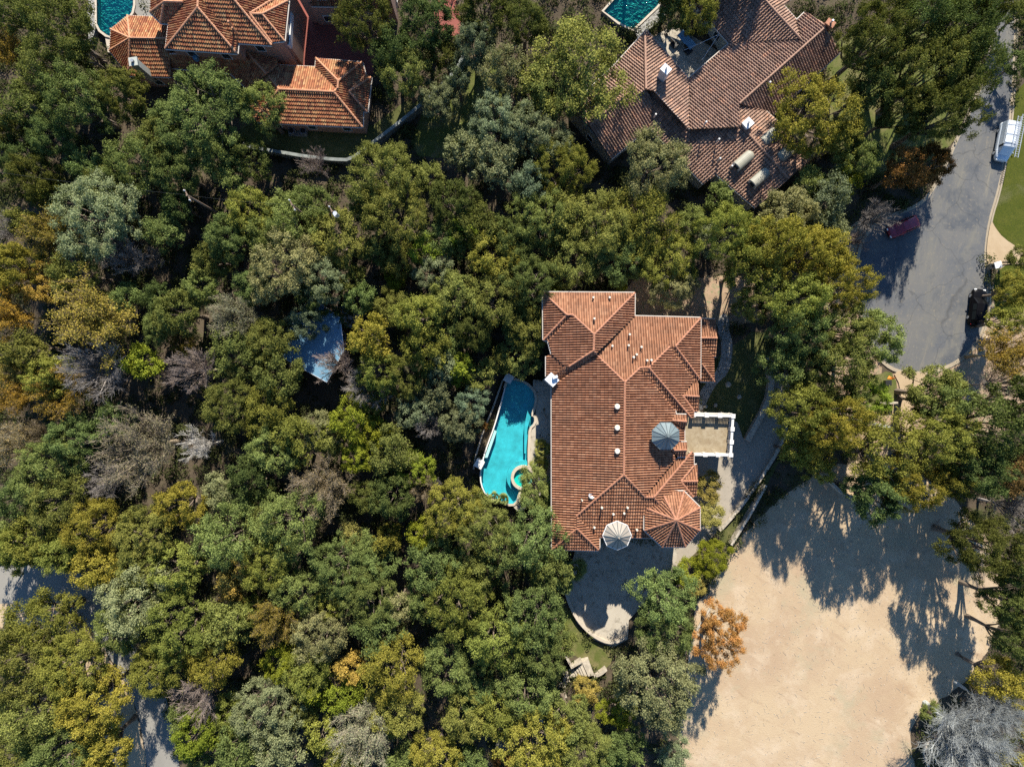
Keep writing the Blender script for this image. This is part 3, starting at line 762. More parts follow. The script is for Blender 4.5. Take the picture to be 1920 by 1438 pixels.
# low roofs in the shade between the main block and the garage
g0, g1 = 3.5, 5.1
rm.facet([(318, 100), (456, 104), (495, 136), (455, 150), (430, 138), (320, 128)], {0: g1 + .5, 1: g1 + .5, 4: g0, 5: g0}, (-.05, 1))
rm.facet([(459, 94), (500, 140), (521, 124), (520, 108), (480, 92)], {0: g1, 1: g1, 2: g0, 3: g0}, (.72, -.66))
rm.facet([(459, 94), (500, 140), (466, 170), (432, 138)], {0: g1, 1: g1, 2: g0, 3: g0}, (-.66, .75))
# garage wing
rm.facet([(500, 140), (523.8, 168.2), (626.5, 173.2), (633, 167), (591.4, 126.3), (540, 123.8), (517, 122)], {1: g1, 2: g1, 4: g0, 5: g0}, (.05, -1))
rm.facet([(523.8, 168.2), (626.5, 173.2), (680, 239), (522.6, 232), (474, 229)], {0: g1, 1: g1, 2: g0, 3: g0}, (-.05, 1))
rm.facet([(500, 140), (523.8, 168.2), (474, 229), (466, 170)], {1: g1, 2: g0, 3: g0}, (-1, -.05))
rm.facet([(592.7, 110), (679, 117.5), (634.6, 152.6)], {0: g0, 1: g0, 2: g1}, (.06, -1))
rm.facet([(592.7, 110), (634.6, 152.6), (633.3, 167), (591.4, 126)], {0: g0, 1: g1, 2: g1, 3: g0}, (-1, -.06))
rm.facet([(634.6, 152.6), (679, 117.5), (686, 142), (655, 172.6), (681, 206), (680, 239), (626.5, 173.2), (633, 167)], {0: g1, 1: g0, 5: g0, 6: g1}, (1, .06))
rm.facet([(655, 172.6), (696.5, 146), (689, 211)], {0: g1 - .5, 1: g0, 2: g0}, (1, .06))
rm.facet([(655, 172.6), (684, 140), (696.5, 146)], {0: g1 - .5, 1: g0, 2: g0}, (0, -1))
rm.facet([(655, 172.6), (689, 211), (681, 209)], {0: g1 - .5, 1: g0, 2: g0}, (0, 1))
rm.facet([(545, -110), (730, -110), (730, -14), (545, -14)], {0: 10.0, 1: 10.0, 2: 8.0, 3: 8.0}, (0, 1))
# wing at the picture's top edge
rm.facet([(585, -40), (640, -40), (637, 13), (584, 12)], {0: 6.3, 1: 6.3, 2: 5.0, 3: 5.0}, (0, 1))
rm.build(man, 'tile_m', 'ridge_m')
walls(man, [A0, B0, (318, 46), H0, G0, F0, E0], l0, 'stucco_p', 0.45)
walls(man, [(283, -40), (282.2, 24.2), (302, 44.2), (314, 45), (310.5, 92), (445, 101.4), (447, 82), (509.6, 86), (533, 77.6), (541, 2), (541, -40)], m0, 'stucco_p', 0.55)
walls(man, [(474, 229), (470, 150), (520, 122), (591, 126), (593, 110), (679, 117), (696, 146), (680, 239)], g0, 'stucco_p', 0.45)
walls(man, [(330, 100), (470, 100), (466, 165), (430, 138), (330, 128)], g0 - .05, 'stucco_p', 0.45, wins=False)
walls(man, [(545, -110), (730, -110), (730, -14), (545, -14)], 8.0, 'stucco_p', 0.6)
walls(man, [(572, -60), (632, -60), (632, 13), (572, 13)], 5.0, 'stucco_p', 0.5)
# blue grey balcony on its right side
p0 = P(537, 60, 4.6)
bal = [tuple(P(x, y, 4.6))[:2] for x, y in ((528, 28), (551, 30), (548, 92), (520, 90))]
mb = MB(); mb.prism(ccw(bal), 0, 4.6); bf = mb.build('balcony', M['stucco_p'], man)
mb = MB(); bl = ccw(bal); bi = offset_line(bl, -.18)
for i in range(4):
    j = (i + 1) % 4; mb.prism(ccw([bl[i], bl[j], bi[j], bi[i]]), 4.6, 5.5)
mb.build('parapet', M['chim_w'], bf)
mb = MB(); mb.poly([(x, y, 4.612) for x, y in offset_line(bl, -.2)]); mb.build('balcony_floor', M['grey_conc'], bf)
# chimney
p = P(251, 117, 7.4); mb = MB(); mb.box((p.x, p.y, 5.2), (0.85, 0.85, 4.6), R(8)); mb.box((p.x, p.y, 7.5), (1.05, 1.05, .2), R(8)); cm = mb.build('chimney', M['stucco_g'], man)
mb = MB(); mb.tube([(p.x, p.y, 7.5), (p.x, p.y, 7.9)], .2, 10); mb.build('flue', M['steel'], cm)
vent(man, 360.5, 43, 9.3, .07, 1.0, mat='ridge_m'); vent(man, 434, 48, 9.3, .10, 0.9, mat='ridge_m'); vent(man, 441.5, 60, 9.0, .08, 0.9, mat='ridge_m')
vent(man, 366, 109, 5.7, .30, 0.1, False, 'shadeblue', 'skylight')

# ================================================================ TOP RIGHT HOUSE
tr = empty('ranch_house', P(1350, 190), label='rambling house at the top with weathered brown tile roofs set at 45 degrees', cat='house')
rt = Roof(0.36, 0.44, 0.19, 0.09, 31)
q0, q1 = 3.8, 5.9
c1, c2 = (1291, 148), (1291.5, 243)
NE_ = (.75, -.66); SE_ = (.66, .75); SW_ = (-.75, .66); NW_ = (-.66, -.75)
rt.facet([(1209, 60), (1215, 61), c1, c2, (1226, 171), (1211, 168)], {1: q0, 2: q0, 3: q1, 4: q1}, NE_)
rt.facet([(1209, 60), (1211, 168), (1198, 177), (1190, 165), (1150, 125)], {0: q0, 1: q1, 4: q0 - .2}, NW_)
rt.facet([(1190, 165), (1198, 177), (1211, 168), (1223.6, 190), (1218, 238), (1146, 298.5), (1105, 236)], {0: q1 - .1, 6: q1 - .1, 5: q0, 4: q0}, (.64, .77))
rt.facet([(1190, 165), (1105, 236), (1066, 203), (1150, 125)], {0: q1 - .1, 1: q1 - .1, 2: q0, 3: q0}, (-.64, -.77))
rt.facet([(1211, 168), (1226, 171), c2, (1388, 238), (1403, 252), (1478.5, 336), (1416, 390), (1343, 327), (1319, 346), (1218, 239), (1223.6, 190)], {2: q1, 4: q1, 5: q1, 6: q0 - .4, 7: q0}, SW_)
rt.facet([(1386, 195), (1437, 209), (1528, 292), (1478.5, 336), (1403, 252), (1388, 238)], {3: q1, 4: q1, 2: q0 + .35}, NE_)
rt.facet([c1, (1367, 82), (1500, 74), (1494, 38), (1508.5, 24), (1547, 45), (1546, 53), (1386, 195), (1388, 238), c2], {0: q0, 1: q0, 6: q1, 7: q1}, NW_)
rt.facet([(1367, 82), (1500, 74), (1432, 0), (1395, -40), (1270, -30)], {0: q0, 1: q1 - .1, 2: q1 - .1, 4: q0}, SW_)
rt.facet([(1395, -40), (1432, 0), (1500, 74), (1494, 38), (1470, 11), (1482, 2), (1450, -40)], {1: q1 - .1, 2: q1 - .1, 4: q0 + .6}, NE_)
rt.facet([(1386, 195), (1546, 53), (1576, 98), (1450, 216)], {0: q1, 1: q1, 2: q0, 3: q0}, SE_)
rt.build(tr, 'tile_b', 'ridge_b', r=0.15)
walls(tr, [(1066, 203), (1146, 298.5), (1218, 239), (1319, 346), (1343, 327), (1416, 390), (1478, 336), (1528, 292), (1450, 216), (1576, 98), (1547, 46), (1508, 25), (1494, 40), (1470, 11), (1420, -40), (1290, -40), (1367, 82), c1, (1213, 62), (1150, 125)], q0, 'stucco_g', 0.4)
# barrel dormers
def dormer(ax, ay, bx, by, parent, wpx=20, h=5.9, glazed=True):
    a = P(ax, ay, h); b = P(bx, by, h)          # a: end on the roof, b: open front
    d = (b - a); L = d.length; d.normalize(); n = Vector((-d.y, d.x, 0)); wd = wpx / F * (H - h) / 2
    m = MB(); K = 10; rows = []
    for i in range(9):
        t = i / 8; sc_ = 1.0 if t > .22 else math.sqrt(max(0.02, 1 - ((.22 - t) / .22) ** 2)) 
        rows.append([a + d * (L * t) + n * (math.cos(math.pi * k / K) * wd * sc_) + Vector((0, 0, math.sin(math.pi * k / K) * wd * 0.75 * sc_ - .35)) for k in range(K + 1)])
    for i in range(8):
        for k in range(K): m.poly([rows[i][k], rows[i][k + 1], rows[i + 1][k + 1], rows[i + 1][k]])
    for side in (0, K):
        for i in range(8):
            p, q = rows[i][side], rows[i + 1][side]
            m.poly([p, q, q - Vector((0, 0, 2.2)), p - Vector((0, 0, 2.2))])
    o = m.build('dormer', M['khaki'], parent, smooth=False)
    f = MB(); r = rows[-1]
    f.poly(list(r) + [r[-1] - Vector((0, 0, 2.0)), r[0] - Vector((0, 0, 2.0))])
    fr = f.build('dormer_front', M['chim_w'], o)
    g = MB(); c = a + d * (L + .03) + Vector((0, 0, -.35))
    g.box((c.x, c.y, c.z - .15), (.06, wd * 1.0, .7), math.atan2(d.y, d.x)); g.build('pane', M['glass'], fr)
    return o
dormer(1414, 284, 1383, 311, tr); dormer(1444, 317, 1413, 344, tr)
dormer(1430, 268, 1456, 246, tr, 21); dormer(1461, 298, 1487, 277, tr, 21)
def chimney(px, py, h, w, d, rz, mat, parent, pot=True):
    p = P(px, py, h); m = MB(); m.box((p.x, p.y, h / 2), (w, d, h), rz)
    o = m.build('chimney', M[mat], parent)
    m = MB(); m.box((p.x, p.y, h + .05), (w + .12, d + .12, .1), rz); m.build('chimney_cap', M[mat], o)
    if pot: m = MB(); m.tube([(p.x, p.y, h + .1), (p.x, p.y, h + .75)], .13, 10); m.build('flue', M['alu'], o)
chimney(1248.5, 130.5, 7.6, 1.0, 0.85, R(-42), 'chim_w', tr)
chimney(1402.5, 231.5, 6.6, 1.05, 0.95, R(42), 'chim_w', tr)
chimney(1557, 44, 6.4, 1.0, 0.7, R(-35), 'ridge', tr)
for x, y, h in ((1228, 218, 5.2), (1322, 232, 6.4), (1346, 264, 5.9), (1348, 300, 5.2), (1370, 314, 5.0), (1441, 158, 5.6)):
    vent(tr, x, y, h, .09, .55, mat='white')

# ---- pale roofed building among the trees
br = empty('outbuilding', P(595, 650), label='metal roofed building with painted-in blue shade, half hidden among the trees left of the pool', cat='building')
bpx = [(523, 667), (613, 717), (645, 657), (638, 596), (596, 566), (556, 590)]
bp_ = pxpoly(bpx, 4.2); mb = MB(); mb.prism(bp_, 4.02, 4.2); ro = mb.build('roof', M['shadeblue'], br)
mb = MB(); e_ = bp_
for i in range(len(e_)):
    mb.tube([(*e_[i], 4.18), (*e_[(i + 1) % len(e_)], 4.18)], .06, 6)
mb.build('roof_edge', M['alu'], ro)
walls(br, bpx, 4.2, 'darkwall', 0.5, wins=True)
# ================================================================ POOLS
def pool(name, label, outline, wl, plaster, water, loc_px, deck=None, cop=0.35, zb=0.1, coping=True):
    t = empty(name, P(*loc_px), label=label, cat='swimming pool')
    p = pxpoly(outline, wl)
    zt = wl + 0.06
    mb = MB(); mb.poly([(x, y, zb) for x, y in p])
    for i in range(len(p)):
        a, b = p[i], p[(i + 1) % len(p)]
        mb.poly([(*b, zb), (*a, zb), (*a, zt), (*b, zt)])
    mb.build('basin', M[plaster], t)
    mb = MB(); mb.poly([(x, y, wl) for x, y in p]); wo = mb.build('water', M[water], t)
    if coping:
        o = offset_line(p, cop); mb = MB()
        for i in range(len(p)):
            j = (i + 1) % len(p)
            mb.poly([(*p[i], zt), (*p[j], zt), (*o[j], zt), (*o[i], zt)])
            mb.poly([(*o[i], zt), (*o[j], zt), (*o[j], 0), (*o[i], 0)])
            mb.poly([(*p[i], zt), (*p[i], zt - .3), (*p[j], zt - .3), (*p[j], zt)])
        mb.build('coping', M['coping'], t)
    EXCL.append(np.array(offset_line(p, .5)))
    return t, p
# the terrace sheets stop at the pools, so the pools stand in their own rims
PL = smooth_poly([(950.5, 718), (957, 712), (970, 714), (984, 719), (996, 729), (1003, 742), (1002, 758), (995, 780), (1001.5, 781), (1001.5, 793), (991, 803), (990, 826), (989, 850), (990, 880), (984, 905), (971, 925), (969, 938), (960, 946), (941, 939), (912, 928), (903, 908), (901.5, 886), (907, 860), (916, 832), (927, 803), (940, 758)], 1)
WL = 1.5
pl, pp = pool('swimming_pool', 'long curved turquoise pool with a round spa, left of the villa', PL, WL, 'plaster', 'water', (950, 830), coping=False)
# rim: pale stone to the right, thin white weir edge to the left
mb = MB(); o = offset_line(pp, .32); o2 = offset_line(pp, .16); wm = MB()
for i in range(len(pp)):
    j = (i + 1) % len(pp); west = (pp[i][0] < P(948, 800, WL).x and pp[i][1] > P(0, 925, WL).y)
    q = o2 if west else o; tgt = wm if west else mb
    tgt.poly([(*pp[i], WL + .06), (*pp[j], WL + .06), (*q[j], WL + .06), (*q[i], WL + .06)])
    tgt.poly([(*q[i], WL + .06), (*q[j], WL + .06), (*q[j], 0), (*q[i], 0)])
mb.build('coping', M['coping'], pl); wm.build('weir_edge', M['white'], pl)
sp = P(981, 895, WL); mb = MB(); K = 28
ring = [(sp.x + math.cos(2 * math.pi * k / K) * 1.25, sp.y + math.sin(2 * math.pi * k / K) * 1.25) for k in range(K)]
ro_ = offset_line(ring, .38)
for k in range(K):
    j = (k + 1) % K
    mb.prism(ccw([ring[k], ring[j], ro_[j], ro_[k]]), .2, WL + .30)
spa = mb.build('spa', M['coping'], pl)
mb = MB(); mb.poly([(x, y, WL - .35) for x, y in ring]); mb.build('spa_floor', M['plaster_t'], spa)
mb = MB(); mb.poly([(x, y, WL + .22) for x, y in ring]); mb.build('spa_water', M['water_t'], spa)
ob = offset_line(ring, .95); mb = MB()
for k in range(K):
    j = (k + 1) % K; mb.prism(ccw([ro_[k], ro_[j], ob[j], ob[k]]), .12, WL - .35)
mb.build('bench', M['plaster'], pl)
mb = MB(); q = [tuple(P(x, y, WL - .2))[:2] for x, y in ((927, 806), (931, 810), (914, 858), (908.5, 858))]; mb.prism(ccw(q), .12, WL - .18); mb.build('ledge', M['white'], pl)
mb = MB(); q = [tuple(P(x, y, WL - .2))[:2] for x, y in ((989, 770), (995, 782), (989, 803), (986, 850), (983, 850), (983, 800))]; mb.prism(ccw(q), .12, WL - .25); mb.build('step', M['plaster'], pl)
for x, y in ((953.6, 709.5), (898.5, 869.5)):
    p = P(x, y, 2.3); mb = MB(); mb.box((p.x, p.y, 1.15), (.95, .95, 2.3), R(-28)); mb.box((p.x, p.y, 2.33), (1.1, 1.1, .12), R(-28)); mb.build('pier', M['white'], pl)
# pool terrace: real deck pieces round the pool
def deck(name, px, z, mat, kind=True):
    mb = MB(); mb.prism(pxpoly(px, z), 0, z); o = mb.build(name, M[mat]); tag(o, kind='structure'); return o
deck('pool_terrace', [(1000, 712), (999, 727), (1006, 742), (1005, 758), (1004, 780), (1004, 794), (994, 804), (993, 826), (992, 850), (993, 880), (987, 906), (974, 926), (972, 940), (962, 950), (975, 962), (1040, 905), (1040, 715)], 1.4, 'patio')
# spill trough wall
tl = [tuple(P(x, y, .9))[:2] for x, y in ((943, 712), (926, 760), (905, 812), (890, 862), (888, 880))]
a_ = offset_line(tl, -.1, False); b_ = offset_line(tl, .1, False); mb = MB()
for i in range(len(tl) - 1): mb.prism(ccw([a_[i], a_[i + 1], b_[i + 1], b_[i]]), 0, .9)
tag(mb.build('trough_wall', M['coping']), label='thin beige wall beyond the dark spill trough on the left of the long pool', cat='wall')

t2, _ = pool('swimming_pool', 'teal pool at the top edge beside the big mansion', [(181, -60), (251, -60), (250, 10), (247, 24), (240, 34), (224, 47), (208, 60), (207, 69), (200, 66), (188, 57), (182, 45)], 1.0, 'plaster_t', 'water_t', (215, 20), cop=.3)
t3, _ = pool('swimming_pool', 'teal pool with rocky edges at the top, left of the 45 degree house', [(1132, 22), (1168, -18), (1252, -18), (1232, 12), (1186, 56), (1160, 42)], .6, 'plaster_t', 'water_t', (1190, 15), cop=.3)
deck('stone_deck', [(171, -60), (179, -60), (180, 45), (176, 66), (168, 82), (160, 70)], .9, 'flag')
deck('mansion_deck', [(255, -60), (292, -60), (292, 50), (262, 34), (252, 22)], .9, 'grey_conc')
deck('lower_pool_deck', [(197, 70), (209, 72), (210, 100), (202, 98)], .9, 'coping')
deck('rock_deck', [(1190, 58), (1238, 12), (1252, 4), (1247, 30), (1215, 58), (1208, 78), (1196, 74)], .55, 'flag')

# ================================================================ WALLS AND GARDEN STRUCTURES
def wall_line(name, px, h, width, mat, label, cat='wall', smooth=1, z0=0):
    l = [tuple(P(x, y, h))[:2] for x, y in px]
    if smooth: l = smooth_poly(l, smooth, False)
    a = offset_line(l, -width / 2, False); b = offset_line(l, width / 2, False); mb = MB(); rr = random.Random(len(px))
    for i in range(len(l) - 1):
        mb.prism(ccw([a[i], a[i + 1], b[i + 1], b[i]]), z0, h)
    o = mb.build(name, M[mat]); return tag(o, label, cat)
M['shadewall'] = plain('shade_toned_wall', (0.15, 0.165, 0.155), 0.9, var=0.4, scale=1.5)  # dark teal tone paints the shade of the trees into the wall
wall_line('garden_wall', [(455, 270), (480, 278), (530, 286), (577, 294), (625, 299), (657, 300), (690, 274), (740, 236), (785, 200), (830, 158), (855, 130), (874, 95)], 1.8, .42, 'shadewall', 'long pale garden wall bending round the lawn below the garage wing')
wall_line('retaining_wall', [(1437, 672), (1447, 700), (1446, 735), (1436, 765), (1416, 800), (1402, 826)], .9, .75, 'stone', 'rough limestone wall curving along the left edge of the driveway', smooth=2)
wall_line('retaining_wall', [(1475, 800), (1467, 832), (1435, 885), (1405, 930), (1380, 962), (1350, 995)], .6, .4, 'stone', 'low stone kerb wall along the right edge of the sunny driveway', smooth=2)
wall_line('retaining_wall', [(1437, 910), (1410, 960), (1390, 992), (1372, 1022)], 1.3, .3, 'stone', 'straight dark faced wall between the planted strip and the dirt lot', smooth=1)
wall_line('retaining_wall', [(1560, 905), (1580, 925), (1610, 935), (1640, 945)], 1.0, .35, 'stone', 'low stone wall half hidden under the tall oaks above the dirt lot', smooth=1)
wall_line('fence_wall', [(1655, 757), (1684, 755)], 1.2, .25, 'stone', 'short pale wall stub beside the driveway apron below the turning circle', smooth=0)
wall_line('entrance_wall', [(1640, 795), (1668, 801), (1690, 812)], 1.3, .4, 'stucco_g', 'short grey wall in deep shade below the patchy grass corner', smooth=0)
wall_line('stone_edge', [(1332, 1140), (1295, 1200), (1290, 1270)], .3, .25, 'stone', 'thin stone edging left of the orange tree at the dirt lot', smooth=1)
wall_line('corner_kerb', [(1745, 1385), (1728, 1415), (1756, 1460)], .25, .25, 'stone', 'pale crooked edging along the dirt beside the big grey bare tree', smooth=1)
# planted strip between driveway and lot
sheet('planted_strip', [(1470, 845), (1440, 905), (1400, 970), (1372, 1015), (1340, 1040), (1352, 1000), (1388, 960), (1440, 885)], M['shadegrass'], 5, 1, (0.5, .1), seed=22)
# garden steps: wide treads and a winding stone flight
st = empty('garden_steps', P(1085, 1250), label='pale stone garden steps winding down below the grass slope', cat='steps')
def tread(px, z):
    mb = MB(); mb.prism(pxpoly(px, z), 0, z); mb.build('tread', M['stone'], st, bevel=.02)
lft = [(1052, 1255), (1057, 1253)]; 
quad = [((1091, 1241), (1104, 1237.5), (1114, 1266), (1103, 1268)), ((1086.5, 1246), (1091, 1242), (1101, 1267), (1096, 1268)), ((1083, 1250), (1087, 1247), (1095.5, 1267.5), (1091, 1267)),
        ((1079, 1254), (1083, 1251), (1090, 1266), (1086, 1266)), ((1076, 1258), (1079, 1255), (1085, 1266.5), (1081, 1268)), ((1066, 1254), (1075, 1252), (1080, 1268), (1070, 1271)),
        ((1058, 1254), (1065, 1256), (1069, 1271), (1062, 1274)), ((1052, 1256), (1057, 1254.5), (1062, 1274.5), (1057, 1276))]
for i, q in enumerate(quad): tread(q, 1.25 - i * .13)
for i, (x, y) in enumerate(((1062, 1277), (1057, 1281), (1054, 1286), (1053, 1292), (1055, 1298), (1059, 1303))):
    p = P(x, y, .2); mb = MB(); mb.box((p.x, p.y, .13 - i * .015), (.95, .35, .26 - i * .03), R(20 - i * 18)); mb.build('tread', M['stone'], st, bevel=.03)
wall_line('planter_wall', [(1061, 1230), (1072, 1252), (1091, 1241)], 1.5, .25, 'stone', 'L-shaped pale planter wall above the garden steps', smooth=0)
wall_line('rubble_wall', [(1114, 1268), (1126, 1264), (1137, 1255)], 1.0, .4, 'stone', 'short curved rubble wall at the lower end of the grass slope', smooth=2)
p = P(1012, 1352, .4); mb = MB(); mb.box((p.x, p.y, .25), (2.1, .9, .5), R(18)); tag(mb.build('stone_slab', M['stone'], bevel=.05), 'flat pale stone slab in shade below the garden steps', 'rock')
for x, y, r_, lb in ((1323, 762, .28, 'small pale boulder on the grass nearest the balcony'), (1366, 721, .42, 'pinkish flat boulder on the shaded lawn below the flagstone path'), (1342, 760, .3, 'round boulder on the grass just above the balcony wall'), (1386, 744, .3, 'lone pale boulder far out on the shaded front lawn')):
    p = P(x, y, .2); mb = MB(); rr = random.Random(int(x))
    bm = bmesh.new(); bmesh.ops.create_icosphere(bm, subdivisions=2, radius=r_)
    for v in bm.verts: v.co *= rr.uniform(.8, 1.15); v.co.z *= .6
    me = bpy.data.meshes.new('boulder'); bm.to_mesh(me); bm.free()
    o = link('boulder', me, M['stone']); o.location = (p.x, p.y, .12); tag(o, lb, 'rock', 'boulders on the front lawn')

# air conditioners on their slab
sl = MB(); q = pxpoly([(541, 240), (577, 242), (576, 257), (541, 256)]); sl.prism(q, 0, .1)
tag(sl.build('slab', M['grey_conc']), 'pale concrete slab under the two air conditioners behind the garage', 'slab')
for x, lb in ((547, 'left air conditioner of the pair below the garage roof'), (569, 'right air conditioner of the pair below the garage roof')):
    p = P(x, 246.5, .8); t = empty('air_conditioner', (p.x, p.y, .1), label=lb, cat='air conditioner', group='air conditioners behind the garage')
    mb = MB(); mb.box((p.x, p.y, .55), (.8, .8, .9)); mb.build('cabinet', M['steel'], t, bevel=.03)
    mb = MB(); mb.tube([(p.x, p.y, 1.0), (p.x, p.y, 1.05)], .33, 16); mb.build('fan_grille', M['iron'], t)

# courtyard furniture of the 45 degree house
p = P(1278, 80, .5); t = empty('patio_table', (p.x, p.y, 0), label='long blue grey table on the courtyard patio', cat='table')
mb = MB(); mb.box((p.x + .6, p.y + .2, .74), (1.1, 2.6, .06), R(42)); mb.build('tabletop', M['shadeblue'], t)
for a, b in ((-1, -1), (1, -1), (1, 1), (-1, 1)):
    c, s_ = math.cos(R(42)), math.sin(R(42)); x, y = a * .45, b * 1.15
    mb = MB(); mb.box((p.x + .6 + x * c - y * s_, p.y + .2 + x * s_ + y * c, .36), (.07, .07, .71)); mb.build('leg', M['steel'], t)
for (x, y, lb) in ((1265, 83, 'dark square seat left of the blue courtyard table'), (1291, 95, 'dark square seat below the blue courtyard table')):
    p = P(x, y, .4); t = empty('patio_chair', (p.x, p.y, 0), label=lb, cat='chair', group='courtyard seats')
    mb = MB(); mb.box((p.x, p.y, .3), (.9, .9, .3), R(42)); mb.build('seat', M['iron'], t, bevel=.03)
    mb = MB(); mb.box((p.x - .3, p.y + .28, .6), (.14, .9, .5), R(42)); mb.build('backrest', M['iron'], t, bevel=.03)
for (xa, ya, xb, yb, lb) in ((1348, 65, 1282, 95, 'upper thin wire strung across the courtyard'), (1348, 65, 1316, 113, 'lower thin wire strung across the courtyard')):
    a, b = P(xa, ya, 3.6), P(xb, yb, 2.6); mb = MB(); mb.tube([a, (a + b) / 2 - Vector((0, 0, .15)), b], .025, 5)
    tag(mb.build('string_wire', M['alu']), lb, 'wire', 'wires over the courtyard')
# hedge strip by the red courtyard
def leaves(n, centre_fn, size, seed, up=.5):
    r = np.random.default_rng(seed)
    C = centre_fn(r, n)
    nv = r.normal(size=(n, 3)); nv[:, 2] += up; nv /= np.linalg.norm(nv, axis=1)[:, None]
    return C, nv, size * r.uniform(.7, 1.3, n), r
def leaf_quads(C, nv, sz, r, asp=.62):
    n = len(C); a = r.normal(size=(n, 3)); t = np.cross(nv, a); t /= np.linalg.norm(t, axis=1)[:, None] + 1e-9
    b = np.cross(nv, t)
    L = (t.T * sz).T * .5; W = (b.T * sz).T * .5 * asp
    V = np.stack([C - L, C + W * 1.0 - L * .1, C + L, C - W * 1.0 - L * .1], 1).reshape(-1, 3)
    return V, np.arange(4 * n).reshape(-1, 4), np.full(n, 4)
def hedge(px0, px1, w_, h_, n, col, label, seed):
    a, b = P(*px0), P(*px1)
    def fn(r, n):
        t = r.uniform(0, 1, n); C = np.outer(1 - t, np.array(a)) + np.outer(t, np.array(b))
        C[:, 0] += r.uniform(-w_ / 2, w_ / 2, n); C[:, 1] += r.uniform(-.15, .15, n); C[:, 2] = h_ * np.sqrt(r.uniform(.02, 1, n)); return C
    C, nv, sz, r = leaves(n, fn, .2, seed, .8); V, Lp, ct = leaf_quads(C, nv, sz, r)
    o = link('hedge', np_mesh('hedge', V, Lp, ct, r.uniform(0, 1, n)), M['leaf']); o.color = (*col, 1); tag(o, label, 'hedge')
hedge((559, 84), (558, 106), .55, .9, 1400, (.16, .22, .02), 'narrow bright green hedge beside the red paved courtyard', 5)
